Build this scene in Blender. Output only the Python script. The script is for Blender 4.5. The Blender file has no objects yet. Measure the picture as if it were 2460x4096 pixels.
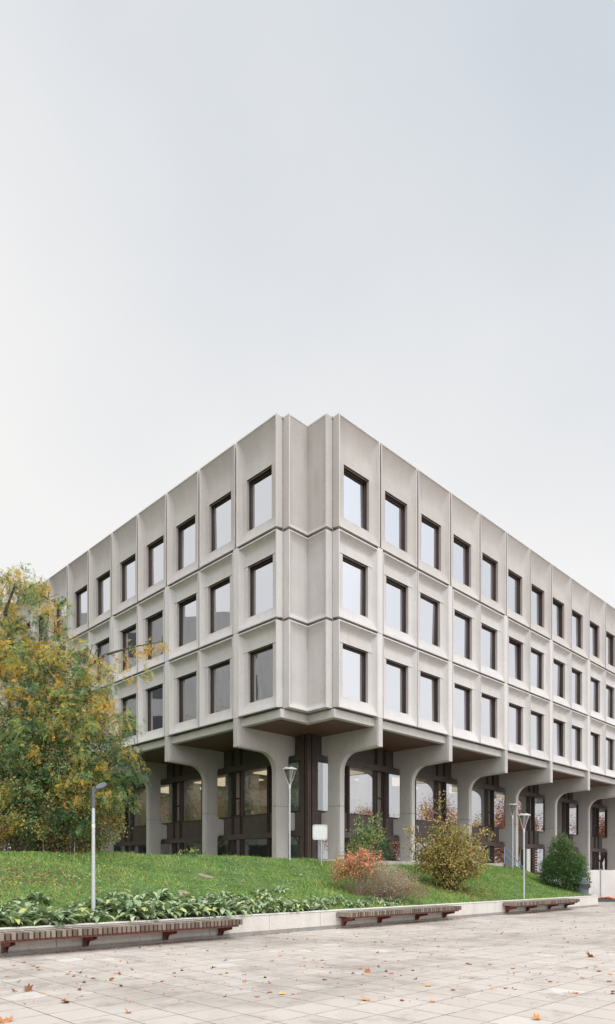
import bpy, math, random
import numpy as np
from mathutils import Vector, Matrix

# ------------------------------------------------------------------ camera, world, sun, exposure
SC = bpy.context.scene
COL = SC.collection
TH = math.radians(45.345)
dR = np.array([math.sin(TH), math.cos(TH)])      # along the right facade (away from the corner)
dL = np.array([-math.cos(TH), math.sin(TH)])     # along the left facade
O = np.array([0.0, 24.6])                        # where the two facade planes meet
EYE, FPX, HY = 1.6, 2696.4, 3496.2

cam_d = bpy.data.cameras.new('camera')
cam_d.sensor_fit = 'HORIZONTAL'; cam_d.sensor_width = 36.0
cam_d.lens = 36.0 * FPX / 2460.0
cam_d.shift_y = (HY - 2048.0) / 2460.0
cam_d.clip_start = 0.1; cam_d.clip_end = 5000
cam = bpy.data.objects.new('camera', cam_d); COL.objects.link(cam)
cam.location = (0, 0, EYE); cam.rotation_euler = (math.radians(90), 0, 0)
SC.camera = cam

SUN_EL, SUN_AZ = math.radians(56), math.radians(142)   # high behind the camera, to the right
sun_d = bpy.data.lights.new('sun', 'SUN'); sun_d.energy = 1.5; sun_d.angle = math.radians(18)
sun_d.color = (1.0, 0.955, 0.91)
sun = bpy.data.objects.new('sun', sun_d); COL.objects.link(sun)
sdir = Vector((math.sin(SUN_AZ) * math.cos(SUN_EL), math.cos(SUN_AZ) * math.cos(SUN_EL), math.sin(SUN_EL)))
sun.rotation_euler = sdir.to_track_quat('Z', 'Y').to_euler(); sun.location = (0, -30, 40)

SC.view_settings.view_transform = 'Standard'; SC.view_settings.look = 'None'
SC.view_settings.exposure = 0.0; SC.view_settings.gamma = 1.0
SC.render.film_transparent = False
SC.cycles.max_bounces = 6; SC.cycles.diffuse_bounces = 3; SC.cycles.glossy_bounces = 3
SC.cycles.transparent_max_bounces = 8; SC.cycles.transmission_bounces = 4
SC.cycles.caustics_reflective = False; SC.cycles.caustics_refractive = False

W = bpy.data.worlds.new('World'); SC.world = W; W.use_nodes = True
def world_nodes():
    nt = W.node_tree; N = nt.nodes; L = nt.links; N.clear()
    out = N.new('ShaderNodeOutputWorld'); bg = N.new('ShaderNodeBackground')
    tc = N.new('ShaderNodeTexCoord'); sep = N.new('ShaderNodeSeparateXYZ')
    L.new(tc.outputs['Generated'], sep.inputs[0])
    def m(op, a, b=None, c=None, clamp=False):
        n = N.new('ShaderNodeMath'); n.operation = op; n.use_clamp = clamp
        for i, v in enumerate((a, b, c)):
            if v is None: continue
            if isinstance(v, (int, float)): n.inputs[i].default_value = v
            else: L.new(v, n.inputs[i])
        return n.outputs[0]
    X, Y, Z = sep.outputs
    # thin overcast: whiter towards the horizon and to the left, blue grey high on the right
    nz = N.new('ShaderNodeTexNoise'); nz.inputs['Scale'].default_value = 2.2; nz.inputs['Detail'].default_value = 5
    L.new(tc.outputs['Generated'], nz.inputs['Vector'])
    t = m('MULTIPLY', m('SUBTRACT', Z, 0.46), 2.3)
    t = m('ADD', t, m('MULTIPLY', m('MULTIPLY', X, m('MULTIPLY', Z, 1.25, clamp=True)), 0.95))
    t = m('ADD', t, m('MULTIPLY', m('SUBTRACT', nz.outputs['Fac'], 0.5), 1.1), clamp=True)
    mix = N.new('ShaderNodeMixRGB'); L.new(t, mix.inputs[0])
    mix.inputs[1].default_value = (0.90, 0.888, 0.875, 1); mix.inputs[2].default_value = (0.625, 0.67, 0.72, 1)
    # the cloud is brightest around the hidden sun behind the camera
    back = m('MULTIPLY', m('MULTIPLY', m('ADD', m('MULTIPLY', Y, -0.85), m('MULTIPLY', X, 0.30)), 1.2, clamp=True), m('MULTIPLY', Z, 2.0, clamp=True))
    up = m('MULTIPLY', m('SUBTRACT', Z, 0.81), 6.0, clamp=True)
    g = m('ADD', m('ADD', m('MULTIPLY', back, 2.1), m('MULTIPLY', up, 4.4)), 1.0)
    g2 = N.new('ShaderNodeVectorMath'); g2.operation = 'SCALE'
    L.new(mix.outputs[0], g2.inputs[0]); L.new(g, g2.inputs['Scale'])
    sky = N.new('ShaderNodeTexSky'); sky.sky_type = 'NISHITA'; sky.sun_disc = False
    sky.sun_elevation = SUN_EL; sky.sun_rotation = SUN_AZ
    s2 = N.new('ShaderNodeVectorMath'); s2.operation = 'SCALE'; s2.inputs['Scale'].default_value = 0.008
    L.new(sky.outputs[0], s2.inputs[0])
    ad = N.new('ShaderNodeVectorMath'); ad.operation = 'ADD'
    L.new(g2.outputs[0], ad.inputs[0]); L.new(s2.outputs[0], ad.inputs[1])
    L.new(ad.outputs[0], bg.inputs['Color']); bg.inputs['Strength'].default_value = 1.0
    L.new(bg.outputs[0], out.inputs['Surface'])
world_nodes()

# ------------------------------------------------------------------ helpers
rng = np.random.default_rng(7); random.seed(7)
def P(s, w, z=0.0):
    v = O + s * dR + w * dL
    return (float(v[0]), float(v[1]), float(z))
def at(px, py, Z):
    return np.array([(px - 1230) / FPX * Z, Z, EYE + (HY - py) / FPX * Z])
def tag(o, label=None, cat=None, group=None, kind=None):
    if label: o['label'] = label
    if cat: o['category'] = cat
    if group: o['group'] = group
    if kind: o['kind'] = kind
    return o
def empty(name, loc=(0, 0, 0), rz=0.0, **k):
    o = bpy.data.objects.new(name, None); o.location = loc; o.rotation_euler = (0, 0, rz)
    o.empty_display_size = 0.2; COL.objects.link(o); return tag(o, **k)
def smooth(me, ang=30):
    me.polygons.foreach_set('use_smooth', [True] * len(me.polygons))
    me.set_sharp_from_angle(angle=math.radians(ang))
class MB:
    """collects shapes, links them as one mesh object"""
    def __init__(s): s.v = []; s.f = []; s.m = []; s.mi = 0
    def add(s, vs, fs):
        n = len(s.v); s.v += [tuple(map(float, p)) for p in vs]
        for f in fs: s.f.append(tuple(i + n for i in f)); s.m.append(s.mi)
    def box(s, x0, x1, y0, y1, z0, z1):
        s.add([(x0,y0,z0),(x1,y0,z0),(x1,y1,z0),(x0,y1,z0),(x0,y0,z1),(x1,y0,z1),(x1,y1,z1),(x0,y1,z1)],
              [(0,3,2,1),(4,5,6,7),(0,1,5,4),(1,2,6,5),(2,3,7,6),(3,0,4,7)])
    def prism(s, poly, z0, z1):
        n = len(poly)
        s.add([(p[0],p[1],z0) for p in poly] + [(p[0],p[1],z1) for p in poly],
              [tuple(range(n-1,-1,-1)), tuple(range(n,2*n))] + [(i,(i+1)%n,n+(i+1)%n,n+i) for i in range(n)])
    def extrude_x(s, prof, x0, x1):      # prof in (y,z)
        n = len(prof)
        s.add([(x0,p[0],p[1]) for p in prof] + [(x1,p[0],p[1]) for p in prof],
              [tuple(range(n)), tuple(range(2*n-1,n-1,-1))] + [(i,n+i,n+(i+1)%n,(i+1)%n) for i in range(n)])
    def tube(s, pts, r, n=10, cap=True):
        pts = [Vector(p) for p in pts]; rs = r if isinstance(r, (list, tuple)) else [r]*len(pts)
        vs = []; fs = []; k = len(pts); up = None
        for i, p in enumerate(pts):
            d = (pts[min(i+1,k-1)] - pts[max(i-1,0)]).normalized()
            a = Vector((0,0,1)) if abs(d.z) < 0.95 else Vector((1,0,0))
            if up is not None:
                a = up
            x = d.cross(a); 
            if x.length < 1e-4: x = d.orthogonal()
            x.normalize(); y = x.cross(d).normalized(); up = y
            for j in range(n):
                t = 2*math.pi*j/n; vs.append(p + x*math.cos(t)*rs[i] + y*math.sin(t)*rs[i])
        for i in range(k-1):
            for j in range(n):
                fs.append((i*n+j, i*n+(j+1)%n, (i+1)*n+(j+1)%n, (i+1)*n+j))
        if cap: fs += [tuple(range(n-1,-1,-1)), tuple(range((k-1)*n, k*n))]
        s.add(vs, fs)
    def lathe(s, prof, n=24, c=(0,0)):
        k = len(prof)
        vs = [(c[0]+r*math.cos(2*math.pi*j/n), c[1]+r*math.sin(2*math.pi*j/n), z) for r, z in prof for j in range(n)]
        s.add(vs, [(i*n+j, i*n+(j+1)%n, (i+1)*n+(j+1)%n, (i+1)*n+j) for i in range(k-1) for j in range(n)])
    def mesh(s, name, mats, sm=None):
        me = bpy.data.meshes.new(name); me.from_pydata(s.v, [], s.f)
        for m in (mats if isinstance(mats, (list, tuple)) else [mats]): me.materials.append(m)
        if any(s.m): me.polygons.foreach_set('material_index', s.m)
        me.update()
        if sm: smooth(me, sm)
        return me
    def build(s, name, mats, parent=None, loc=None, rz=0.0, sm=None, **k):
        return link(name, s.mesh(name, mats, sm), parent, loc, rz, **k)
def link(name, me, parent=None, loc=None, rz=0.0, **k):
    o = bpy.data.objects.new(name, me); COL.objects.link(o)
    if parent: o.parent = parent
    if loc is not None: o.location = loc
    o.rotation_euler = (0, 0, rz)
    return tag(o, **k)
def bevel(o, w=0.01, seg=1):
    m = o.modifiers.new('bevel', 'BEVEL'); m.width = w; m.segments = seg; m.limit_method = 'ANGLE'; m.angle_limit = math.radians(40)
    return o
def copy_tree(o, parent=None):
    c = o.copy(); COL.objects.link(c)
    if parent: c.parent = parent
    for ch in list(o.children): copy_tree(ch, c)
    return c

# ------------------------------------------------------------------ materials
def new_mat(name):
    m = bpy.data.materials.new(name); m.use_nodes = True; nt = m.node_tree
    return m, nt.nodes, nt.links, nt.nodes['Principled BSDF']
def coords(N, L, scale=(1,1,1), kind='Object', rot=0.0, loc=(0,0,0)):
    tc = N.new('ShaderNodeTexCoord'); mp = N.new('ShaderNodeMapping')
    mp.inputs['Scale'].default_value = scale; mp.inputs['Rotation'].default_value = (0,0,rot); mp.inputs['Location'].default_value = loc
    L.new(tc.outputs[kind], mp.inputs['Vector']); return mp.outputs[0]
def wpos(N, L, scale=(1,1,1)):
    g = N.new('ShaderNodeNewGeometry'); mp = N.new('ShaderNodeMapping'); mp.inputs['Scale'].default_value = scale
    L.new(g.outputs['Position'], mp.inputs['Vector']); return mp.outputs[0]
def noise(N, L, vec, scale, detail=4, rough=0.6):
    n = N.new('ShaderNodeTexNoise'); n.inputs['Scale'].default_value = scale
    n.inputs['Detail'].default_value = detail; n.inputs['Roughness'].default_value = rough
    L.new(vec, n.inputs['Vector']); return n.outputs['Fac']
def ramp(N, L, fac, stops, interp='LINEAR'):
    r = N.new('ShaderNodeValToRGB'); r.color_ramp.interpolation = interp; e = r.color_ramp.elements
    while len(e) < len(stops): e.new(0.5)
    for el, (p, c) in zip(e, stops):
        el.position = p; el.color = (c[0], c[1], c[2], 1) if len(c) == 3 else c
    L.new(fac, r.inputs[0]); return r.outputs[0]
def mixc(N, L, fac, a, b, mode='MIX'):
    n = N.new('ShaderNodeMixRGB'); n.blend_type = mode
    for i, v in enumerate((fac, a, b)):
        if isinstance(v, (int, float)): n.inputs[i].default_value = v
        elif isinstance(v, tuple): n.inputs[i].default_value = (*v, 1)
        else: L.new(v, n.inputs[i])
    return n.outputs[0]
def bump(N, L, bs, h, strength=0.3, dist=0.01):
    b = N.new('ShaderNodeBump'); b.inputs['Strength'].default_value = strength; b.inputs['Distance'].default_value = dist
    L.new(h, b.inputs['Height']); L.new(b.outputs[0], bs.inputs['Normal'])
def concrete(name, col, var=0.12, streak=0.15, rough=0.85, fine=1.0):
    m, N, L, bs = new_mat(name)
    v = wpos(N, L); c = np.array(col)
    big = ramp(N, L, noise(N, L, v, 0.9, 5), [(0.3, tuple(c*(1-var))), (0.7, tuple(c*(1+var*0.6)))])
    vs = wpos(N, L, (2.2, 2.2, 0.35))
    st = ramp(N, L, noise(N, L, vs, 1.2, 5), [(0.35, (1-streak,)*3), (0.6, (1,1,1))])
    a = mixc(N, L, 1.0, big, st, 'MULTIPLY')
    oi = N.new('ShaderNodeObjectInfo')
    a = mixc(N, L, 1.0, a, ramp(N, L, oi.outputs['Random'], [(0.0, (0.945,0.94,0.935)), (1.0, (1.03,1.03,1.03))]), 'MULTIPLY')
    run = ramp(N, L, noise(N, L, wpos(N, L, (7, 7, 0.5)), 1.0, 6, 0.7), [(0.28, (0.79,0.78,0.77)), (0.43, (1,1,1))])
    a = mixc(N, L, 0.7, a, run, 'MULTIPLY')
    sp = ramp(N, L, noise(N, L, v, 30, 5, 0.9), [(0.34, (0.80,0.79,0.785)), (0.5, (1,1,1)), (0.66, (1.13,1.13,1.13))])
    a = mixc(N, L, fine, a, mixc(N, L, 1.0, a, sp, 'MULTIPLY'))
    L.new(a, bs.inputs['Base Color']); bs.inputs['Roughness'].default_value = rough
    bump(N, L, bs, noise(N, L, v, 120, 3), 0.25, 0.004)
    return m
def plain(name, col, rough=0.5, metal=0.0, var=0.1, scale=8, coat=0.0):
    m, N, L, bs = new_mat(name); c = np.array(col)
    v = wpos(N, L)
    a = ramp(N, L, noise(N, L, v, scale, 5), [(0.3, tuple(c*(1-var))), (0.7, tuple(np.minimum(c*(1+var), 1)))])
    L.new(a, bs.inputs['Base Color']); bs.inputs['Roughness'].default_value = rough; bs.inputs['Metallic'].default_value = metal
    return m
def glass(name, refl, tint=(0.75,0.77,0.78), f_gain=1.0, dim=(0.9,0.93,0.97)):
    m = bpy.data.materials.new(name); m.use_nodes = True; N = m.node_tree.nodes; L = m.node_tree.links; N.clear()
    out = N.new('ShaderNodeOutputMaterial'); mx = N.new('ShaderNodeMixShader')
    tr = N.new('ShaderNodeBsdfTransparent'); tr.inputs[0].default_value = (*tint, 1)
    gl = N.new('ShaderNodeBsdfGlossy'); gl.inputs['Roughness'].default_value = 0.0; gl.inputs[0].default_value = (*dim, 1)
    g = N.new('ShaderNodeNewGeometry')
    nz = N.new('ShaderNodeTexNoise'); nz.inputs['Scale'].default_value = 0.9; nz.inputs['Detail'].default_value = 1
    L.new(g.outputs['Position'], nz.inputs['Vector'])
    b = N.new('ShaderNodeBump'); b.inputs['Strength'].default_value = 0.10; b.inputs['Distance'].default_value = 0.02
    L.new(nz.outputs['Fac'], b.inputs['Height']); L.new(b.outputs[0], gl.inputs['Normal'])
    fr = N.new('ShaderNodeFresnel'); fr.inputs[0].default_value = 1.6
    ad = N.new('ShaderNodeMath'); ad.operation = 'MULTIPLY_ADD'; ad.use_clamp = True
    L.new(fr.outputs[0], ad.inputs[0]); ad.inputs[1].default_value = f_gain; ad.inputs[2].default_value = refl
    L.new(ad.outputs[0], mx.inputs[0]); L.new(tr.outputs[0], mx.inputs[1]); L.new(gl.outputs[0], mx.inputs[2])
    L.new(mx.outputs[0], out.inputs['Surface']); return m
def leafmat(name, stops, trans=0.35, rough=0.55):
    m, N, L, bs = new_mat(name)
    at_ = N.new('ShaderNodeAttribute'); at_.attribute_name = 'rnd'
    col = ramp(N, L, at_.outputs['Fac'], stops)
    L.new(col, bs.inputs['Base Color']); bs.inputs['Roughness'].default_value = rough
    bs.inputs['Specular IOR Level'].default_value = 0.3
    tl = N.new('ShaderNodeBsdfTranslucent'); L.new(col, tl.inputs[0])
    mx = N.new('ShaderNodeMixShader'); mx.inputs[0].default_value = trans
    out = N['Material Output']
    L.new(bs.outputs[0], mx.inputs[1]); L.new(tl.outputs[0], mx.inputs[2]); L.new(mx.outputs[0], out.inputs['Surface'])
    return m

M = {}
M['conc'] = concrete('facade_concrete', (0.565, 0.543, 0.530), 0.06, 0.06)
M['conc_edge'] = concrete('edge_highlight_concrete', (0.63, 0.605, 0.59), 0.04, 0.04)  # lips and fins painted paler to stand in for light against the shaded dish
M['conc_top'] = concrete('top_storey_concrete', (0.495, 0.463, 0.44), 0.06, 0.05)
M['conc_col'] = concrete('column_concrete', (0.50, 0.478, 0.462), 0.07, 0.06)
M['conc_wall'] = concrete('wall_concrete', (0.62, 0.59, 0.55), 0.05, 0.10)
M['conc_terrace'] = concrete('terrace_concrete', (0.46, 0.42, 0.37), 0.18, 0.2)
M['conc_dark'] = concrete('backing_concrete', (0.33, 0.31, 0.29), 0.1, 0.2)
M['bronze'] = plain('bronze_frame', (0.040, 0.026, 0.021), 0.4, 0.3, 0.2)
M['bronze_red'] = plain('sash_brown', (0.085, 0.045, 0.030), 0.45, 0.2, 0.2)
M['brown_metal'] = plain('brown_cladding', (0.092, 0.074, 0.068), 0.5, 0.2, 0.14, 3)
M['brown_mullion'] = plain('brown_mullion', (0.075, 0.055, 0.048), 0.38, 0.3, 0.15, 3)
M['glass_up'] = glass('office_glass', 0.66, (0.85,0.87,0.88), 0.9, (0.93,0.95,1.0))
M['glass_left'] = glass('lobby_glass_clear', 0.24, (0.9,0.91,0.89), 0.9, (0.93,0.95,1.0))
M['glass_low'] = glass('lobby_glass', 0.46, (0.85,0.86,0.84), 0.9, (0.93,0.95,1.0))
M['inside_wall'] = plain('inside_wall', (0.62, 0.62, 0.58), 0.8)
M['inside_dark'] = plain('inside_back', (0.58, 0.45, 0.32), 0.8)
M['inside_ceiling'] = plain('inside_ceiling', (0.6, 0.58, 0.53), 0.8)
M['carpet'] = plain('inside_floor', (0.12, 0.08, 0.06), 0.9)
M['blind'] = plain('blind_fabric', (0.42, 0.43, 0.42), 0.9)
M['teal'] = plain('teal_board', (0.02, 0.22, 0.24), 0.6)
M['galv'] = plain('galvanised_steel', (0.50, 0.52, 0.54), 0.5, 0.2, 0.12, 20)
M['silver'] = plain('painted_silver', (0.62, 0.62, 0.61), 0.4, 0.3, 0.05)
M['lamp_glass'] = glass('lamp_glass', 0.12, (0.9,0.92,0.9), 1.0)
M['dark_grey'] = plain('dark_grey_paint', (0.10, 0.11, 0.12), 0.4)
M['plywood'] = plain('plywood', (0.66, 0.36, 0.15), 0.45, 0, 0.15, 14)
M['chrome'] = plain('chrome', (0.7, 0.7, 0.7), 0.2, 0.9, 0.02)
M['white_board'] = plain('white_board', (0.66, 0.66, 0.65), 0.4, 0, 0.04)
M['red_steel'] = plain('oxide_red_steel', (0.17, 0.050, 0.035), 0.55, 0.1, 0.2, 12)
M['blue_steel'] = plain('blue_rail', (0.22, 0.33, 0.50), 0.4)
M['bin_grey'] = plain('bin_plastic', (0.11, 0.13, 0.15), 0.5)
M['bin_bag'] = plain('black_bag', (0.015, 0.015, 0.017), 0.25)
M['hoarding'] = plain('hoarding_sheet', (0.66, 0.63, 0.61), 0.7, 0, 0.05, 2)
M['orange_net'] = plain('orange_net', (0.85, 0.16, 0.05), 0.6, 0, 0.25, 30)
M['gravel'] = plain('dark_gravel', (0.05, 0.05, 0.045), 0.9, 0, 0.5, 40)
M['bark'] = plain('bark', (0.085, 0.06, 0.04), 0.9, 0, 0.35, 20)
M['twig'] = plain('twig', (0.26, 0.19, 0.14), 0.8, 0, 0.25, 20)
M['white_paint'] = plain('white_paint', (0.75, 0.75, 0.74), 0.6)
M['stone'] = plain('flat_stone', (0.23, 0.19, 0.12), 0.9, 0, 0.3, 10)
M['far_conc'] = concrete('far_building_concrete', (0.40, 0.39, 0.38), 0.05, 0.1)
M['far_glass'] = plain('far_building_window', (0.05, 0.055, 0.06), 0.2)

def soffit_mat():
    m, N, L, bs = new_mat('soffit_boards')
    v = coords(N, L, (1,1,1), 'Object')
    sep = N.new('ShaderNodeSeparateXYZ'); L.new(v, sep.inputs[0])
    def lines(axis):
        a = N.new('ShaderNodeMath'); a.operation = 'FRACT'; b = N.new('ShaderNodeMath'); b.operation = 'DIVIDE'
        L.new(sep.outputs[axis], b.inputs[0]); b.inputs[1].default_value = 0.62; L.new(b.outputs[0], a.inputs[0])
        c = N.new('ShaderNodeMath'); c.operation = 'LESS_THAN'; L.new(a.outputs[0], c.inputs[0]); c.inputs[1].default_value = 0.03
        return c.outputs[0]
    base = ramp(N, L, noise(N, L, coords(N, L, (1,6,1)), 2, 4), [(0.3, (0.115,0.058,0.040)), (0.7, (0.15,0.078,0.055))])
    c = mixc(N, L, lines('Y'), base, (0.03, 0.015, 0.012))
    L.new(c, bs.inputs['Base Color']); bs.inputs['Roughness'].default_value = 0.55
    return m
M['soffit'] = soffit_mat()

def paving_mat():
    m, N, L, bs = new_mat('paving_slabs')
    ang = math.atan2(dR[1], dR[0])
    g = N.new('ShaderNodeNewGeometry')
    mp = N.new('ShaderNodeMapping'); mp.vector_type = 'TEXTURE'
    ox, oy, _ = P(-11.86, -11.54)
    mp.inputs['Location'].default_value = (ox, oy, 0); mp.inputs['Rotation'].default_value = (0, 0, ang)
    L.new(g.outputs['Position'], mp.inputs['Vector'])
    v = mp.outputs[0]
    # slightly wandering joints
    nv = N.new('ShaderNodeTexNoise'); nv.inputs['Scale'].default_value = 1.5; L.new(v, nv.inputs['Vector'])
    sub = N.new('ShaderNodeVectorMath'); sub.operation = 'SUBTRACT'; L.new(nv.outputs['Color'], sub.inputs[0]); sub.inputs[1].default_value = (0.5,0.5,0.5)
    sc = N.new('ShaderNodeVectorMath'); sc.operation = 'SCALE'; L.new(sub.outputs[0], sc.inputs[0]); sc.inputs['Scale'].default_value = 0.012
    ad = N.new('ShaderNodeVectorMath'); ad.operation = 'ADD'; L.new(v, ad.inputs[0]); L.new(sc.outputs[0], ad.inputs[1])
    dv = N.new('ShaderNodeVectorMath'); dv.operation = 'SCALE'; dv.inputs['Scale'].default_value = 1/0.535
    L.new(ad.outputs[0], dv.inputs[0])
    fr = N.new('ShaderNodeVectorMath'); fr.operation = 'FRACTION'; L.new(dv.outputs[0], fr.inputs[0])
    fl = N.new('ShaderNodeVectorMath'); fl.operation = 'FLOOR'; L.new(dv.outputs[0], fl.inputs[0])
    sep = N.new('ShaderNodeSeparateXYZ'); L.new(fr.outputs[0], sep.inputs[0])
    def m2(op, a, b):
        n = N.new('ShaderNodeMath'); n.operation = op
        for i, x in enumerate((a, b)):
            if isinstance(x, (int, float)): n.inputs[i].default_value = x
            else: L.new(x, n.inputs[i])
        return n.outputs[0]
    def edge(o):
        return m2('MINIMUM', o, m2('SUBTRACT', 1.0, o))
    jx = m2('LESS_THAN', edge(sep.outputs['X']), 0.015); jy = m2('LESS_THAN', edge(sep.outputs['Y']), 0.013)
    joint = m2('MAXIMUM', jx, jy)
    wn = N.new('ShaderNodeTexWhiteNoise'); wn.noise_dimensions = '3D'; L.new(fl.outputs[0], wn.inputs['Vector'])
    slab = ramp(N, L, wn.outputs['Value'], [(0.0, (0.405,0.355,0.312)), (0.45, (0.428,0.377,0.332)), (0.9, (0.445,0.396,0.350)), (0.99, (0.49,0.46,0.415))])
    pat = ramp(N, L, noise(N, L, v, 0.22, 6, 0.62), [(0.36, (0.60,0.59,0.585)), (0.52, (1,1,1))])
    pat2 = ramp(N, L, noise(N, L, v, 1.3, 7, 0.68), [(0.36, (0.66,0.645,0.635)), (0.47, (1,1,1))])
    pat3 = ramp(N, L, noise(N, L, v, 45, 4, 0.75), [(0.3, (0.86,0.85,0.84)), (0.5, (1,1,1)), (0.75, (1.08,1.08,1.08))])
    c = mixc(N, L, 0.85, slab, pat, 'MULTIPLY'); c = mixc(N, L, 0.8, c, pat2, 'MULTIPLY'); c = mixc(N, L, 1.0, c, pat3, 'MULTIPLY')
    jc = ramp(N, L, noise(N, L, v, 6, 3), [(0.38, (0.07,0.045,0.03)), (0.62, (0.26,0.20,0.16))])
    c = mixc(N, L, joint, c, jc)
    L.new(c, bs.inputs['Base Color']); bs.inputs['Roughness'].default_value = 0.8
    h = m2('ADD', m2('MULTIPLY', joint, -1.0), m2('MULTIPLY', noise(N, L, v, 60, 3), 0.25))
    bump(N, L, bs, h, 0.5, 0.006)
    return m
M['paving'] = paving_mat()

def lawn_mat():
    m, N, L, bs = new_mat('lawn_soil')
    v = wpos(N, L)
    c = ramp(N, L, noise(N, L, v, 2.2, 6, 0.7), [(0.3, (0.06,0.07,0.025)), (0.5, (0.08,0.14,0.035)), (0.72, (0.13,0.20,0.05))])
    L.new(c, bs.inputs['Base Color']); bs.inputs['Roughness'].default_value = 0.95
    bump(N, L, bs, noise(N, L, v, 40, 3), 0.6, 0.03)
    return m
M['lawn'] = lawn_mat()
M['grass'] = leafmat('grass_blades', [(0.0, (0.11,0.21,0.05)), (0.4, (0.22,0.37,0.09)), (0.7, (0.36,0.49,0.14)), (0.9, (0.47,0.47,0.20)), (1.0, (0.62,0.50,0.26))], 0.3, 0.6)
M['dock'] = leafmat('dock_leaves', [(0.0, (0.14,0.21,0.10)), (0.5, (0.29,0.38,0.20)), (0.78, (0.42,0.50,0.29)), (0.92, (0.44,0.47,0.14)), (1.0, (0.50,0.42,0.14))], 0.2, 0.38)
M['robinia'] = leafmat('locust_leaves', [(0.0, (0.07,0.12,0.05)), (0.2, (0.19,0.35,0.18)), (0.4, (0.37,0.50,0.20)), (0.56, (0.55,0.52,0.14)), (0.72, (0.92,0.58,0.12)), (0.93, (0.98,0.58,0.12)), (1.0, (0.24,0.11,0.06))], 0.5)
M['clematis'] = leafmat('climber_leaves', [(0.0, (0.06,0.13,0.06)), (0.3, (0.13,0.26,0.14)), (0.52, (0.28,0.32,0.11)), (0.72, (0.48,0.36,0.12)), (0.86, (0.32,0.17,0.10)), (1.0, (0.80,0.52,0.12))], 0.25)
M['fluff'] = leafmat('seed_fluff', [(0.0, (0.42,0.32,0.22)), (1.0, (0.66,0.55,0.42))], 0.2, 0.9)
M['hazel'] = leafmat('hazel_leaves', [(0.0, (0.18,0.21,0.06)), (0.35, (0.37,0.33,0.11)), (0.65, (0.54,0.38,0.14)), (0.85, (0.60,0.38,0.15)), (1.0, (0.52,0.52,0.32))], 0.3)
M['redleaf'] = leafmat('red_leaves', [(0.0, (0.25,0.28,0.10)), (0.3, (0.52,0.36,0.17)), (0.5, (0.66,0.33,0.20)), (0.72, (0.66,0.15,0.11)), (0.85, (0.62,0.08,0.08)), (1.0, (0.70,0.50,0.34))], 0.3)
M['greenleaf'] = leafmat('viburnum_leaves', [(0.0, (0.13,0.22,0.07)), (0.5, (0.29,0.36,0.13)), (0.8, (0.42,0.40,0.16)), (1.0, (0.55,0.30,0.14))], 0.35)
M['darkleaf'] = leafmat('laurel_leaves', [(0.0, (0.035,0.085,0.028)), (0.5, (0.075,0.16,0.05)), (0.8, (0.15,0.24,0.07)), (1.0, (0.36,0.25,0.11))], 0.2, 0.4)
M['greyleaf'] = leafmat('grey_shrub_leaves', [(0.0, (0.24,0.13,0.09)), (0.35, (0.42,0.28,0.19)), (0.6, (0.50,0.44,0.33)), (1.0, (0.66,0.64,0.52))], 0.2)
M['dryleaf'] = leafmat('fallen_leaves', [(0.0, (0.16,0.075,0.04)), (0.4, (0.34,0.14,0.06)), (0.7, (0.52,0.22,0.09)), (1.0, (0.66,0.42,0.16))], 0.1, 0.7)
M['redtree'] = leafmat('autumn_tree_leaves', [(0.0, (0.20,0.05,0.03)), (0.6, (0.42,0.13,0.05)), (1.0, (0.62,0.32,0.06))], 0.3)
M['bench_wood'] = None
def bench_mat():
    m, N, L, bs = new_mat('weathered_bench_wood')
    v = coords(N, L, (1, 1, 1))
    at_ = N.new('ShaderNodeAttribute'); at_.attribute_name = 'rnd'
    c = ramp(N, L, at_.outputs['Fac'], [(0, (0.12,0.085,0.065)), (0.5, (0.19,0.145,0.115)), (1, (0.28,0.235,0.195))])
    g = ramp(N, L, noise(N, L, coords(N, L, (40, 6, 14)), 2, 6, 0.7), [(0.3, (0.6,0.57,0.54)), (0.7, (1.2,1.2,1.2))])
    L.new(mixc(N, L, 0.8, c, g, 'MULTIPLY'), bs.inputs['Base Color']); bs.inputs['Roughness'].default_value = 0.8
    return m
M['bench_wood'] = bench_mat()

# ------------------------------------------------------------------ numpy foliage
def unit(a): return a / (np.linalg.norm(a, axis=1, keepdims=True) + 1e-9)
def rnd_dirs(n): return unit(rng.normal(size=(n, 3)))
def quads_mesh(name, V, rnd, mat):
    """V (n,4,3) -> mesh with a per-face value 'rnd'"""
    n = len(V); me = bpy.data.meshes.new(name)
    me.vertices.add(n*4); me.vertices.foreach_set('co', V.reshape(-1).astype(np.float32))
    me.loops.add(n*4); me.loops.foreach_set('vertex_index', np.arange(n*4, dtype=np.int32))
    me.polygons.add(n); me.polygons.foreach_set('loop_start', np.arange(0, n*4, 4, dtype=np.int32))
    me.update(calc_edges=True)
    a = me.attributes.new('rnd', 'FLOAT', 'FACE'); a.data.foreach_set('value', np.clip(rnd, 0, 1).astype(np.float32))
    me.materials.append(mat); return me
def leaf_quads(p, d, nrm, L, Wd):
    side = unit(np.cross(d, nrm)); L = np.asarray(L).reshape(-1, 1); Wd = np.asarray(Wd).reshape(-1, 1)
    mid = p + d * L * 0.45
    return np.stack([p, mid + side*Wd/2, p + d*L, mid - side*Wd/2], 1)
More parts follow.
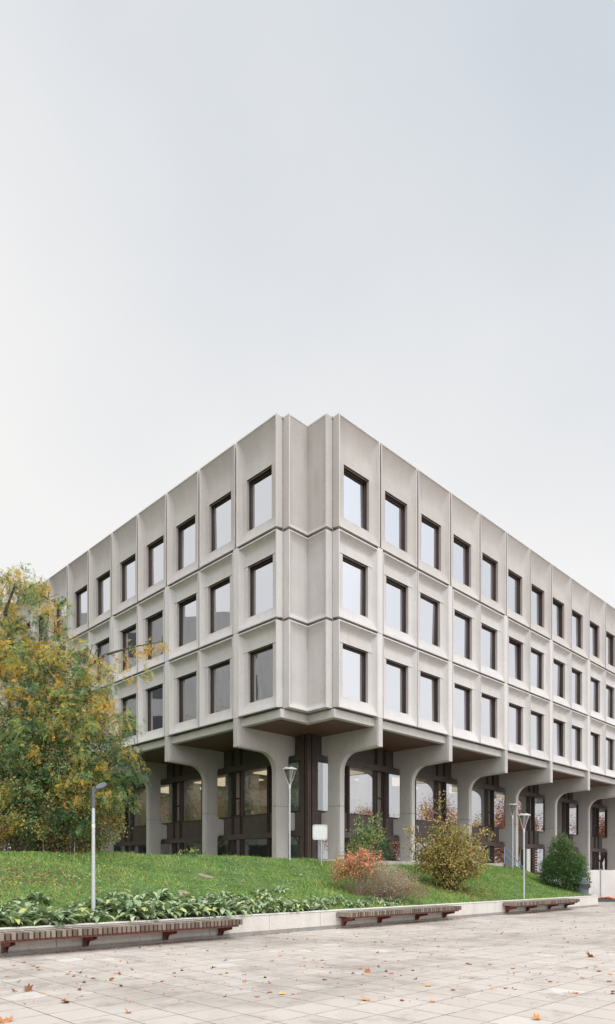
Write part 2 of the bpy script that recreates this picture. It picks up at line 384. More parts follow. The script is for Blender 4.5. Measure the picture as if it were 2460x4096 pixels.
def fronds(cent, d, nleaf, flen, ll, lw, droop=0.4):
    """pinnate leaves: cent (n,3) base, d (n,3) direction"""
    n = len(cent); up = np.tile([0,0,1.0], (n,1)); side = unit(np.cross(d, up) + 1e-3)
    nm = unit(np.cross(side, d) + rng.normal(size=(n,3))*0.9)
    side = unit(np.cross(d, nm)); out = []
    for i in range(nleaf):
        k = (i//2 + 1) / (nleaf//2 + 1); sg = 1 if i % 2 else -1
        base = cent + d*flen*k + np.array([0,0,-1.0])*(k*k*droop*flen)
        ld = unit(side*sg + d*0.45 + rng.normal(size=(n,3))*0.35)
        out.append(leaf_quads(base, ld, nm, np.full(n, ll)*rng.uniform(.8,1.2,n), np.full(n, lw)))
    return np.concatenate(out)
def blob_points(blobs, n, clump=0.28, per=25, shell=0.55):
    """blobs: list of (center xyz, radii xyz); points cluster in small clumps spread through the blobs"""
    vol = np.array([b[1][0]*b[1][1]*b[1][2] for b in blobs])**0.72; pr = vol/vol.sum()
    nc = max(1, n//per); idx = rng.choice(len(blobs), nc, p=pr)
    u = rnd_dirs(nc); r = rng.uniform(shell**3, 1, nc)**(1/3); r *= rng.uniform(0.82, 1.06, nc)
    C = np.array([b[0] for b in blobs])[idx]; R = np.array([b[1] for b in blobs])[idx]
    cc = C + u*R*r[:,None]
    k = rng.integers(0, nc, n)
    return cc[k] + rng.normal(size=(n,3))*clump*np.array([1,1,0.8]), u[k], idx[k], k, nc
def foliage(name, blobs, n, mat, L, Wd, parent, base, clump=0.28, per=25, shell=0.5, bias=None, droop=0.3, frond=None, spread=0.5, cl_var=0.25):
    p, u, idx, k, nc = blob_points(blobs, n, clump, per, shell)
    cr = rng.uniform(-1, 1, nc)*cl_var
    val = rng.beta(2, 2.2, n)*0.9 + cr[k]
    if bias is not None: val = val + np.array(bias)[idx]
    d = unit(u + rng.normal(size=(n,3))*spread*1.6 + np.array([0,0,-droop]))
    if frond:
        nl, fl, ll, lw = frond
        V = fronds(p, d, nl, fl, ll, lw); val = np.tile(val, nl) + rng.normal(size=n*nl)*0.04
    else:
        nm = unit(np.array([0,0,1.0]) + rng.normal(size=(n,3))*0.8)
        V = leaf_quads(p, d, nm, L*rng.uniform(.7,1.3,n), Wd*rng.uniform(.8,1.2,n)); 
    V = V - np.array(base)
    return link(name, quads_mesh(name, V, val, mat), parent)

# ------------------------------------------------------------------ ground, plaza, lawn
AR = math.atan2(dR[1], dR[0])             # rotation of the right facade frame
AL = math.atan2(-dL[1], -dL[0])           # left facade frame (x axis points back to the corner)
mb = MB(); mb.add([(-1500,-1500,-0.03),(1500,-1500,-0.03),(1500,1500,-0.03),(-1500,1500,-0.03)], [(0,1,2,3)])
mb.build('ground', M['gravel'], kind='structure')
mb = MB(); mb.add([(-60,-40,0),(70,-40,0),(70,70,0),(-60,70,0)], [(0,1,2,3)])
mb.build('plaza', M['paving'], kind='structure')

def sstep(a, b, x): t = np.clip((x-a)/(b-a), 0, 1); return t*t*(3-2*t)
def lawn_h(s, w):
    s = np.asarray(s, float); w = np.asarray(w, float)
    t = np.clip((w+3.75)/5.25, 0, 1); t = t*0.8 + 0.2*t*t*(3-2*t)
    h = 1.68*t
    h = h - 0.16*sstep(1.0, 4.5, s)*sstep(0.2, 1.0, t)
    h = h*(1 - sstep(0, 1, (s - (13.0+0.9*(w+3.75)))/5.5)*0.93)
    h = h + 0.03*np.sin(s*1.7+w)*np.cos(w*2.1-s*0.6)*np.clip(t*4,0,1)
    return 0.50 + h
def lawn():
    ss = np.arange(-26, 22.8, 0.3); ws = np.concatenate([np.arange(-3.75, 2.0, 0.22), np.arange(2.0, 36, 1.2)])
    vs = []; fs = []; n = len(ws)
    for s in ss:
        for w in ws: vs.append(P(s, w, float(lawn_h(s, w))))
    for i in range(len(ss)-1):
        for j in range(n-1):
            s, w = ss[i]+0.15, ws[j]
            if s > 1.6 and w > 1.5: continue
            if s > 16.2 and w < -3.95 + (s-16.2)*5.45/6.3 : continue
            fs.append((i*n+j, (i+1)*n+j, (i+1)*n+j+1, i*n+j+1))
    b = MB(); b.add(vs, fs); b.build('lawn', M['lawn'], kind='structure', sm=60)
lawn()
def grass():
    n = 120000
    s = rng.uniform(-17, 21.5, n); w = rng.uniform(-3.75, 1.5, n)
    nb = 26000; s2 = rng.uniform(-20, 2.0, nb); w2 = rng.uniform(1.5, 4.0, nb)
    s = np.concatenate([s, s2]); w = np.concatenate([w, w2])
    keep = ~((s > 16.0) & (w < -3.85 + (s-16.0)*5.45/6.3))
    bare = np.exp(-((s+11.5)/2.3)**2 - ((w+0.7)/1.0)**2); keep &= rng.uniform(size=len(s)) > bare*0.85
    bare = np.exp(-((s-0.4)/1.5)**2 - ((w+2.9)/0.7)**2); keep &= rng.uniform(size=len(s)) > bare*0.5
    worn = (np.sin(s*1.31+2*np.sin(w*1.7))+np.sin(w*3.3-s*.8)+np.sin(s*2.9+w)) > 1.75; keep &= ~(worn & (rng.uniform(size=len(s)) < 0.6))
    s, w = s[keep], w[keep]; n = len(s); z = lawn_h(s, w)
    xy = O + s[:,None]*dR + w[:,None]*dL
    patch = np.sin(s*0.9+1.3*np.sin(w*1.1))*np.cos(w*1.5+s*0.33)
    p = np.column_stack([xy, z-0.01]); d = unit(np.column_stack([rng.normal(size=(n,2))*0.42, np.ones(n)]))
    L = (rng.uniform(0.06, 0.14, n))*(1+0.45*patch+0.7*(rng.uniform(size=n) > 0.95))
    nm = unit(np.column_stack([rng.normal(size=(n,2)), np.zeros(n)+0.01]))
    V = leaf_quads(p, d, nm, L, np.full(n, 0.016)*rng.uniform(.7,1.5,n))
    V[:,2] += np.column_stack([rng.normal(size=(n,2))*0.03, -0.02*np.ones(n)])
    val = 0.45 + 0.13*patch + 0.16*np.sin(s*3.1+w*2.0)*np.sin(w*4.3-s*1.1) + rng.normal(size=n)*0.16 + (rng.uniform(size=n) > 0.975)*0.4
    link('grass', quads_mesh('grass', V, val, M['grass']), kind='stuff', label='green grass growing on the sloping bank in front of the building', cat='grass' )
    # low clover and daisy leaves in the grass
    n = 9000; s = rng.uniform(-16, 20, n); w = rng.uniform(-3.6, 1.4, n)
    keep = ~((s > 15.5) & (w < -3.85 + (s-15.5)*5.45/6.3)); keep &= (np.sin(s*1.9)*np.cos(w*2.3+s*.5)+rng.normal(size=n)*.5) > 0.1
    s, w = s[keep], w[keep]; n = len(s)
    p = np.column_stack([O + s[:,None]*dR + w[:,None]*dL, lawn_h(s, w)+rng.uniform(0.02,0.1,n)])
    d = unit(np.column_stack([rng.normal(size=(n,2)), rng.uniform(-.1,.4,n)])); nm = unit(np.column_stack([rng.normal(size=(n,2))*.4, np.ones(n)]))
    V = leaf_quads(p, d, nm, rng.uniform(0.04,0.11,n), rng.uniform(0.03,0.06,n))
    link('lawn_weeds', quads_mesh('lawn_weeds', V, rng.beta(2,2,n)*0.8, M['dock']), kind='stuff', label='small flat weed leaves scattered through the grass bank', cat='weeds')
grass()

# ------------------------------------------------------------------ terrace, retaining wall
def Lpoly(a, r_end, l_end, b):
    """L-shaped ring in world xy between offset a and offset b from the facade planes"""
    pts = [(a,a),(r_end,a),(r_end,b),(b,b),(b,l_end),(a,l_end)]
    return [P(s, w)[:2] for s, w in pts]
mb = MB(); mb.prism([P(s,w)[:2] for s,w in [(1.45,1.45),(16.6,1.45),(16.6,3.2),(8,3.2),(8,8),(1.45,8)]], 0, 2.19)
mb.prism([P(s,w)[:2] for s,w in [(1.45,8.0),(8,8.0),(8,33),(1.45,33)]], 0, 2.19)
mb.prism([P(s,w)[:2] for s,w in [(8,3.2),(17.0,3.2),(17.0,8),(8,8)]], 0, 2.185)
mb.build('terrace', M['conc_terrace'], kind='structure')

def retaining_wall():
    t = empty('retaining_wall', P(-26, -3.95), AR, label='low pale concrete retaining wall holding back the grass bank along the plaza', cat='wall')
    x_end = 42.2
    joints = [4.44-1.955*i for i in range(16)] + [6.39, 8.32, 10.28, 12.23, 14.19]
    xs = sorted([j+26 for j in joints if j > -26]) + [x_end]; xs = [0.0] + xs
    b = MB()
    for i in range(len(xs)-1): b.box(xs[i]+0.006, xs[i+1]-0.006, 0.0, 0.22, 0.09, 0.50)
    b.box(0, x_end-0.02, 0.02, 0.2, 0.0, 0.49)
    bevel(b.build('wall_panels', M['conc_wall'], t), 0.006)
    b = MB(); b.box(0, x_end, -0.012, 0.24, 0.504, 0.54)
    bevel(b.build('coping', M['conc_wall'], t), 0.008)
    b = MB(); b.box(0, x_end, -0.035, 0.0, 0.0, 0.05); b.box(0, x_end, -0.018, 0.0, 0.05, 0.075)
    b.build('base_strip', M['conc_dark'], t)
    b = MB(); ln = math.hypot(6.3, 5.45); a = math.atan2(5.45, 6.3); c, s_ = math.cos(a), math.sin(a)
    q = [(0,0.245),(ln,0.245),(ln,0.44),(0,0.44)]
    b.prism([(x_end-0.2 + x*c - y*s_, x*s_ + y*c + 0.02) for x, y in [(0,0),(ln,0),(ln,0.22),(0.0,0.22)]], 0, 0.535)
    b.build('return_wall', M['conc_wall'], t)
retaining_wall()

# ------------------------------------------------------------------ office building
SP = 5.1; C0 = 4.2
bld = empty('office_building', P(0, 0), 0.0, label='grey precast concrete office block raised on rows of arched concrete columns', cat='building')
OB = Vector(P(0, 0))
def place(side, s, z=0.0, w=0.0):
    v = P(s, w, z) if side > 0 else P(w, s, z)
    return Vector(v) - OB, (AR if side > 0 else AL)
def heightfield_panel(hw, H, zw0, zw1, wh, lw_ledge, top_len, top_d, D=0.27):
    """precast window panel, x centred, y inward; dished around a window opening"""
    lip = 0.045
    def side_d(e):
        t = np.clip((e-lip)/(hw-wh-lip-0.02), 0, 1); return 0.02*(e > lip) + D*(1-(1-t)**1.9)
    def bot_d(e):
        t = np.clip((e-lip)/(zw0-lip), 0, 1); return 0.010*(e > lip) + 0.17*(1-(1-t)**1.3)
    def top_dd(e):
        t = np.clip((e-lip)/top_len, 0, 1); c = 0.02*(e > lip) + (top_d+0.06)*(1-(1-t)**2.2); back = np.clip((e-lip-top_len)/max(0.02, H-lip-top_len-zw1), 0, 1); return c - 0.06*back
    xs = np.unique(np.round(np.concatenate([[-hw, -hw+lip, -hw+lip+0.002], np.linspace(-hw+lip+.01, -wh, 9), np.linspace(-wh, wh, 5), np.linspace(wh, hw-lip-.01, 9), [hw-lip-0.002, hw-lip, hw]]), 4))
    zt = np.unique(np.round(np.concatenate([np.linspace(zw1, H-lip-0.01, 14), [H-lip-0.002, H-lip, H]]), 4))
    zb = np.unique(np.round(np.concatenate([[0, lip, lip+.002], np.linspace(lip+.01, zw0, 7), np.linspace(zw0, zw1, 4)]), 4))
    mb = MB(); nx = len(xs)
    def grid(zs, fn, hole=False):
        vs = [(x, fn(x, z), z) for z in zs for x in xs]; fs = []
        for i in range(len(zs)-1):
            for j in range(nx-1):
                if hole and zs[i] >= zw0-1e-4 and xs[j] >= -wh-1e-4 and xs[j+1] <= wh+1e-4: continue
                fs.append((i*nx+j, i*nx+j+1, (i+1)*nx+j+1, (i+1)*nx+j))
        k0 = len(mb.m); mb.add(vs, fs)
        for q, f in enumerate(fs):
            xm = abs(vs[f[0]][0]+vs[f[1]][0])/2; zm = (vs[f[0]][2]+vs[f[2]][2])/2
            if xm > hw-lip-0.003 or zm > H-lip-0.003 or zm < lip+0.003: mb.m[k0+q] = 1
    low = lambda x, z: float(min(side_d(hw-abs(x)), bot_d(z), 0.28))
    up = lambda x, z: float(min(side_d(hw-abs(x)), top_dd(H-z)))
    grid(zb, low, True); grid(zt, up)
    # underside of the hood over the window
    vs = [(x, up(x, zw1), zw1) for x in xs] + [(x, max(low(x, zw1), up(x, zw1)), zw1) for x in xs]
    mb.add(vs, [(j, nx+j, nx+j+1, j+1) for j in range(nx-1)])
    # reveals
    B = 0.40; zz = [z for z in zb if z >= zw0-1e-4]
    for sx in (-1, 1):
        vs = [(sx*wh, low(wh, z), z) for z in zz] + [(sx*wh, B, z) for z in zz]; k = len(zz)
        mb.add(vs, [(i, i+1, k+i+1, k+i) for i in range(k-1)])
    xx = [x for x in xs if abs(x) <= wh+1e-4]; k = len(xx)
    mb.add([(x, low(x, zw0), zw0) for x in xx] + [(x, B, zw0) for x in xx], [(i, i+1, k+i+1, k+i) for i in range(k-1)])
    mb.add([(x, 0.25, zw1) for x in xx] + [(x, B, zw1) for x in xx], [(i, i+1, k+i+1, k+i) for i in range(k-1)])
    # outer edges going back, chamfered below
    T = 0.34
    for sx in (-1, 1): mb.add([(sx*hw,0,0),(sx*hw,0,H),(sx*(hw-0.012),T,H),(sx*(hw-0.012),T,0.05)], [(0,1,2,3)])
    mb.add([(-hw,0,0),(hw,0,0),(hw-.012,T,0.05),(-hw+.012,T,0.05)], [(0,1,2,3)])
    mb.add([(-hw,0,H),(hw,0,H),(hw-.012,T,H),(-hw+.012,T,H)], [(0,1,2,3)])
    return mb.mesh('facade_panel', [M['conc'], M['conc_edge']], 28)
WH = 0.76
mid_panel = heightfield_panel(1.168, 3.36, 0.50, 2.58, WH, 0.83, 0.26, 0.14)
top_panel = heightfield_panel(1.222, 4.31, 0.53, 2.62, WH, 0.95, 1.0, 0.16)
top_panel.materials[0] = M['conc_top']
def window_meshes(h):
    b = MB(); t = 0.028; y0, y1 = 0.30, 0.41; X = WH-0.004
    b.box(-X, -X+t, y0, y1, 0, h); b.box(X-t, X, y0, y1, 0, h)
    b.box(-X+t, X-t, y0, y1, 0, t); b.box(-X+t, X-t, y0, y1, h-t*1.4, h)
    b.mi = 1; X2 = X-t; t2 = 0.026
    b.box(-X2, -X2+t2, 0.365, 0.392, t, h-t*1.4); b.box(X2-t2, X2, 0.365, 0.392, t, h-t*1.4)
    b.box(-X2+t2, X2-t2, 0.365, 0.392, t, t+t2*0.6); b.box(-X2+t2, X2-t2, 0.365, 0.392, h-t*1.4-t2*1.6, h-t*1.4)
    fr = b.mesh('window', [M['bronze'], M['bronze_red']])
    b = MB(); b.add([(-X+t,0.395,t),(X-t,0.395,t),(X-t,0.395,h-t*1.4),(-X+t,0.395,h-t*1.4)], [(0,1,2,3)])
    return fr, b.mesh('pane', M['glass_up'])
win_mid = window_meshes(2.08); win_top = window_meshes(2.09)
NR, NL = 15, 12
Z1, Z2, Z3 = 8.005, 11.465, 14.94
blinds = []
for hb in (0.45, 0.9, 1.5):
    b = MB(); b.box(-0.72, 0.72, 0.50, 0.515, 2.03-hb, 2.03); blinds.append(b.mesh('roller_blind', M['blind']))
curtains = []
for sg_ in (1, -1):
    b = MB(); n_ = 13; v_ = []
    for i in range(n_):
        x_ = sg_*(0.30 + 0.42*i/(n_-1)); y_ = 0.56 + (0.03 if i % 2 else -0.03); v_ += [(x_, y_, 0.0), (x_, y_, 2.06)]
    b.add(v_, [(2*i, 2*i+2, 2*i+3, 2*i+1) for i in range(n_-1)]); curtains.append(b.mesh('curtain', M['blind']))
def add_panel(side, s, z, top=False):
    loc, rz = place(side, s, z)
    link('facade_panel', top_panel if top else mid_panel, bld, loc, rz)
    fr, pn = win_top if top else win_mid
    loc, rz = place(side, s, z + (0.53 if top else 0.50))
    w = link('window', fr, bld, loc, rz); p_ = link('pane', pn, w); p_.rotation_euler = (rng.normal()*0.006, 0, rng.normal()*0.006)
    pn_ = w.children[0] if w.children else None
    k = rng.uniform()
    if k < 0.30: link('roller_blind', blinds[int(k*10) % 3], w)
    elif k < 0.85: link('curtain', curtains[0 if side > 0 else 1], w)
    return w
for side, n in ((1, NR), (-1, NL)):
    for k in range(n):
        add_panel(side, 1.65 + 2.55*(k+0.5), Z3, True)
        if k == 0: s = 2.86
        else:
            j = (k-1)//2; s = C0 + SP*j + (1.352 if (k-1) % 2 == 0 else 3.748)
        for z in (Z1, Z2): add_panel(side, s, z)
    # fins between the paired panels, backing wall, roof edge
    end = 1.65 + 2.55*n
    bk = MB()
    piers = [1.69] + [C0 + 2.55*i for i in range(int((end-C0)/2.55)+1)]
    sg = 1 if side > 0 else -1
    for s in piers:
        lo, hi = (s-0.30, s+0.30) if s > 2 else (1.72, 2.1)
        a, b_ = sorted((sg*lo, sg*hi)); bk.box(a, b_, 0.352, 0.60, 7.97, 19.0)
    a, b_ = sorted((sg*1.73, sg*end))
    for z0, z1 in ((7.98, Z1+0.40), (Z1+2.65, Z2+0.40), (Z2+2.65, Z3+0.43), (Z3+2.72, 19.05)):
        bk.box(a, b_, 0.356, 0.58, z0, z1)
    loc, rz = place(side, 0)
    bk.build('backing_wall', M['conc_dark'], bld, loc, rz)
    s = C0
    while s < end+0.2:
        for z0, z1 in ((7.972, 11.425), (11.437, 14.915)):
            b = MB(); b.prism([(-0.155,0.0),(0.155,0.0),(0.155,0.34),(-0.155,0.34)], z0, z1)
            loc, rz = place(side, s)
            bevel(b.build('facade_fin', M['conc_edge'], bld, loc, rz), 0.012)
        s += SP

# notched corner panels (re-entrant corner)
def notch_panel(H, top_len, top_d, hi):
    e, a = 0.357, 1.724; lip = 0.045; Ln = 1.01; D = 0.15
    def sd(u): t = np.clip((u-lip)/0.30, 0, 1); return 0.012*(u > lip) + D*(1-(1-t)**1.6)
    def bd(z): t = np.clip((z-lip)/0.30, 0, 1); return 0.012*(z > lip) + (D+.03)*(1-(1-t)**1.5)
    def td(zz): t = np.clip((zz-lip)/top_len, 0, 1); return 0.012*(zz > lip) + top_d*(1-(1-t)**2.0)
    us = np.concatenate([[0, lip, lip+.002], np.linspace(lip+.03, 0.36, 6), np.linspace(0.45, 1.0, 5)])
    zs = np.unique(np.round(np.concatenate([[0, lip, lip+.002], np.linspace(.06, .38, 6), np.linspace(.5, H-top_len, 4), np.linspace(H-top_len, H-lip-.01, 9), [H-lip-.002, H-lip, H]]), 4))
    b = MB(); nu = len(us)
    for side in (1, -1):
        vs = []
        for z in zs:
            for u in us:
                d = float(min(sd(u), bd(z), td(H-z), D))
                along = e + u*(Ln + d)                 # from ridge to valley
                p, q = (a-e+d, along) if side > 0 else (along, a-e+d)
                v = p*dR + q*dL; vs.append((v[0], v[1], z))
        fs = [(i*nu+j, i*nu+j+1, (i+1)*nu+j+1, (i+1)*nu+j) for i in range(len(zs)-1) for j in range(nu-1)]; k0 = len(b.m); b.add(vs, fs)
        for q_, f in enumerate(fs):
            zm = (vs[f[0]][2]+vs[f[2]][2])/2
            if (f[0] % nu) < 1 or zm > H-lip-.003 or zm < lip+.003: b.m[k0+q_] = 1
        def q(p_, q_, z): v = (p_*dR + q_*dL) if side > 0 else (q_*dR + p_*dL); return (v[0], v[1], z)
        # end face from the ridge back to the groove
        b.add([q(a-e, e, 0), q(a-0.012, e, 0), q(a-0.012, e, H), q(a-e, e, H)], [(0,1,2,3)])
        b.add([q(a-0.012, e, 0), q(a-0.012, e+.03, 0), q(a-0.012, e+.03, H), q(a-0.012, e, H)], [(0,1,2,3)])
        for z in (0, H):
            b.add([q(a-e, e, z), q(a+.25, e, z), q(a+.25, a+.25, z), q(a-e, a-e, z)], [(0,1,2,3)])
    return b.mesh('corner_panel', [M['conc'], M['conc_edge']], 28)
link('corner_panel', notch_panel(3.36, 0.42, 0.14, 0), bld, (0,0,Z1))
link('corner_panel', notch_panel(3.36, 0.42, 0.14, 0), bld, (0,0,Z2))
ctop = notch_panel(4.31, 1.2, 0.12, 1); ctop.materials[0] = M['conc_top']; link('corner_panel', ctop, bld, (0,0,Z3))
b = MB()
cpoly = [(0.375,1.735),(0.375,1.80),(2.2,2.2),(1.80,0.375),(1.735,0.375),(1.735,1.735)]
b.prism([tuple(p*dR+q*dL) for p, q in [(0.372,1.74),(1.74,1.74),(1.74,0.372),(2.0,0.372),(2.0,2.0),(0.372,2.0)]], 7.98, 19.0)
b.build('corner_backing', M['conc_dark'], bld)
for side in (1, -1):
    b = MB(); v = lambda p, q: tuple((p*dR+q*dL) if side > 0 else (q*dR+p*dL))
    b.prism([v(1.66,0.30),v(1.80,0.30),v(1.80,0.42),(v(1.66,0.42))], 19.2, 19.27)
    b.build('coping_clip', M['galv'], bld)


# roof, slabs, core, soffit, edge beam
def ringpoly(a, rE, lE, b_): return [tuple(p*dR+q*dL) for p, q in [(a,a),(rE,a),(rE,b_),(b_,b_),(b_,lE),(a,lE)]]
RE, LE = 1.65+2.55*NR, 1.65+2.55*NL
b = MB(); b.prism([tuple(p*dR+q*dL) for p, q in [(0.6,2.0),(2.0,2.0),(2.0,0.6),(RE,0.6),(RE,18),(18,18),(18,LE),(0.6,LE)]], 18.7, 18.95)
b.build('roof', M['conc_dark'], bld)
b = MB()
for z0, z1 in ((11.22, 11.40), (14.70, 14.88)):
    b.prism([tuple(p*dR+q*dL) for p, q in [(0.61,2.01),(2.01,2.01),(2.01,0.61),(RE,0.61),(RE,7),(7,7),(7,LE),(0.61,LE)]], z0, z1)
b.build('floor_slab', M['inside_ceiling'], bld)
b = MB(); b.prism(ringpoly(3.42, RE, LE, 9), 4.08, 4.27); b.build('floor_slab', M['carpet'], bld)
b = MB(); b.prism([tuple(p*dR+q*dL) for p, q in [(0.45,2.02),(2.02,2.02),(2.02,0.45),(RE,0.45),(RE,9),(9,9),(9,LE),(0.45,LE)]], 7.68, 7.975)
b.build('floor_slab', M['inside_ceiling'], bld)
b = MB(); b.prism(ringpoly(3.42, RE, LE, 9), 6.72, 6.80); b.build('lobby_ceiling', M['inside_ceiling'], bld)
b = MB(); b.prism(ringpoly(7.0, RE, LE, 7.15), 8.0, 18.7); b.prism(ringpoly(7.2, RE, LE, 7.35), 0, 7.62)
b.build('core_wall', M['inside_dark'], bld)
b = MB()
for side in (1, -1):
    E = RE if side > 0 else LE
    v = lambda p, q: tuple((p*dR+q*dL) if side > 0 else (q*dR+p*dL))
    b.prism([v(E,0.0),v(E+0.25,0.0),v(E+0.25,18),v(E,18)], 7.6, 19.2)
    b.prism([v(E,3.2),v(E+0.25,3.2),v(E+0.25,18),v(E,18)], 0, 7.6)
b.build('end_wall', M['conc'], bld)
# soffit: one sheet per facade so that the boards run along it
for side in (1, -1):
    E = RE if side > 0 else LE; sg = 1 if side > 0 else -1
    loc, rz = place(side, 0); b = MB()
    pts = [(1.70,0.42),(E,0.42),(E,3.3),(3.3,3.3),(1.75,1.75)]
    b.prism([(sg*x, y) for x, y in pts], 7.636, 7.66)
    b.build('soffit', M['soffit'], bld, loc, rz)
def edge_beam():
    b = MB()
    o = [(RE,0.20),(1.66,0.20),(1.66,1.66),(0.20,1.66),(0.20,LE)]; i = [(RE,0.44),(1.92,0.44),(1.92,1.92),(0.44,1.92),(0.44,LE)]
    pts = [tuple(p*dR+q*dL) for p, q in o] + [tuple(p*dR+q*dL) for p, q in reversed(i)]
    b.prism(pts, 7.63, 7.965)
    bevel(b.build('edge_beam', M['conc'], bld), 0.015)
edge_beam()

# columns: one profile in (w, z)
def col_profile(inset=0.0, zb=0.0):
    k = inset; pr = [(k, 7.96), (k, 6.81+k)]
    xf = 2.12 + k; r = 0.76; zt = 6.80 + k - 0.02
    pr += [(xf-r-0.1, zt+0.0)]
    for i in range(0, 11):
        a = math.pi/2 * i/10; pr.append((xf - r + r*math.sin(a), zt - r + r*math.cos(a)))
    pr += [(xf, zb)]
    bk = 2.84 - k; sp = 3.22; rr = 0.17
    pr += [(bk, zb)]
    def fil(cx, cz, a0, a1):
        return [(cx + rr*math.cos(math.radians(a0+(a1-a0)*t/5)), cz + rr*math.sin(math.radians(a0+(a1-a0)*t/5))) for t in range(6)]
    pr += [(bk, 3.50-rr+k)] + fil(bk+rr, 3.51-rr+k, 180, 90) + [(sp, 3.51+k), (sp, 4.30-k)] + fil(bk+rr, 4.30+rr-k, 270, 180)
    pr += fil(bk+rr, 6.80-rr+k, 180, 90) + [(sp, 6.80+k), (sp, 7.96)]
    return pr
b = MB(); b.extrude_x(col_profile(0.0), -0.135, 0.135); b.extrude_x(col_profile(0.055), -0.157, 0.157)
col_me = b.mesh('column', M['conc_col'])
b = MB()
for z in (4.535,): b.add([(-0.16,2.10,z),(0.16,2.10,z),(0.16,2.86,z),(-0.16,2.86,z)], [(0,1,2,3)])
def col_joint():
    b = MB(); b.box(-0.160, 0.160, 2.112, 2.846, 4.53, 4.542); return b.mesh('column_joint', M['brown_metal'])
cj = col_joint()
n_r, n_l = 8, 6
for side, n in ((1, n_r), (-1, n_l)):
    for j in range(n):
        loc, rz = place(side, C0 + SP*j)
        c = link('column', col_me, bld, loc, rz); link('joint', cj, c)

# ground-floor glazing
GW = 3.25
def glazing(side, s0, s1, corner=False, deep=False, idx=0):
    sg = 1 if side > 0 else -1
    loc, rz = place(side, 0)
    zb = 2.19 if not deep else 0.02
    def bx(name, a, b_, y0, y1, z0, z1, mat, bev=0.0):
        m = MB(); a, b_ = sorted((sg*a, sg*b_)); m.box(a, b_, y0, y1, z0, z1)
        return m.build(name, mat, bld, loc, rz)
    bx('head_panel', s0, s1, GW-0.02, GW+0.06, 6.83, 7.635, M['brown_metal'])
    bx('transom', s0, s1, GW-0.13, GW+0.08, 6.56, 6.825, M['brown_metal'])
    bx('spandrel', s0, s1, GW-0.02, GW+0.14, 3.51, 4.36, M['brown_metal'])
    bx('sill', s0, s1, GW-0.05, GW+0.16, 4.362, 4.40, M['brown_mullion'])
    bx('transom', s0, s1, GW-0.13, GW+0.08, 3.26, 3.505, M['brown_metal'])
    def pane(z0, z1):
        m = MB(); a, b_ = sorted((sg*s0, sg*s1)); m.add([(a,GW+.03,z0),(b_,GW+.03,z0),(b_,GW+.03,z1),(a,GW+.03,z1)], [(0,1,2,3)])
        m.build('glass_pane', M['glass_low'] if side > 0 and s0 > 3.3 else M['glass_left'], bld, loc, rz)
    pane(4.40, 6.56); pane(zb, 3.26)
    if deep:
        bx('transom', s0, s1, GW-0.1, GW+0.08, 1.55, 1.72, M['brown_metal'])
    bx('base_rail', s0, s1, GW-0.06, GW+0.1, zb-0.0, zb+0.07, M['brown_mullion'])
    if not corner:
        for off in (0.865, 1.60, 3.60, 4.235):
            s = s0 + off; m = MB()
            for d0, d1, y0 in ((-0.070, -0.036, -0.08), (0.036, 0.070, -0.08), (-0.036, 0.036, -0.03)):
                a, b_ = sorted((sg*(s+d0), sg*(s+d1))); m.box(a, b_, GW+y0, GW+0.12, zb, 7.632)
            m.build('mullion', M['brown_mullion'], bld, loc, rz)
        # opening lights beside the mullions
        for a0, a1 in ((0.96, 1.505), (3.695, 4.14)):
            m = MB()
            for x0, x1, z0, z1 in ((a0,a0+.035,4.41,6.55),(a1-.035,a1,4.41,6.55),(a0+.035,a1-.035,5.22,5.29),(a0+.035,a1-.035,4.41,4.45),(a0+.035,a1-.035,6.51,6.55)):
                p, q = sorted((sg*(s0+x0), sg*(s0+x1))); m.box(p, q, GW-0.03, GW+0.05, z0, z1)
            m.build('opening_light', M['bronze'], bld, loc, rz)
for side, n in ((1, n_r), (-1, n_l)):
    glazing(side, GW, C0, corner=True)
    for j in range(n-1 if side > 0 else n-1): glazing(side, C0+SP*j, C0+SP*(j+1), deep=(side > 0 and j >= 3))
b = MB()
def V2(p, q): return tuple(p*dR+q*dL)
for pts in ([(3.02,3.02),(3.10,3.02),(3.10,3.10),(3.02,3.10)], [(3.16,3.06),(3.24,3.06),(3.24,3.3),(3.16,3.3)], [(3.06,3.16),(3.3,3.16),(3.3,3.24),(3.06,3.24)],
            [(3.30,3.04),(3.54,3.04),(3.54,3.4),(3.30,3.4)], [(3.04,3.30),(3.4,3.30),(3.4,3.54),(3.04,3.54)], [(3.10,3.10),(3.30,3.10),(3.30,3.30),(3.10,3.30)]):
    k = 0.0004*len(b.v)
    b.prism([V2(p+k, q+k) for p, q in pts], 2.19, 7.634)
b.build('corner_mullion', M['brown_mullion'], bld)
# partitions and curtains seen behind the glass
for side, n in ((1, n_r), (-1, n_l)):
    sg = 1 if side > 0 else -1; loc, rz = place(side, 0)
    for j in range(n-1):
        s = C0 + SP*j
        for a0, a1, y0, y1 in ((-0.5, 0.25, 3.62, 5.2), (3.75, 4.15, 3.55, 3.9)):
            m = MB(); a, b_ = sorted((sg*(s+a0), sg*(s+a1))); m.box(a, b_, y0, y1, 4.28, 6.71); m.box(a, b_, y0, y1, 2.2, 4.07)
            m.build('partition', M['inside_wall'], bld, loc, rz)
# curtains behind the office windows: pale strips near one jamb
m = MB(); m.add([(-0.67,0.62,0.0),(0.67,0.62,0.0),(0.67,0.62,2.1),(-0.67,0.62,2.1)], [(0,1,2,3)])
# teal boards behind lower glass of bays two and three
for s0, s1 in ((9.9, 11.3), (16.9, 17.6), (18.6, 19.1)):
    loc, rz = place(1, 0); m = MB(); m.box(s0, s1, GW+0.12, GW+0.16, 2.25, 3.2); m.build('teal_board', M['teal'], bld, loc, rz)
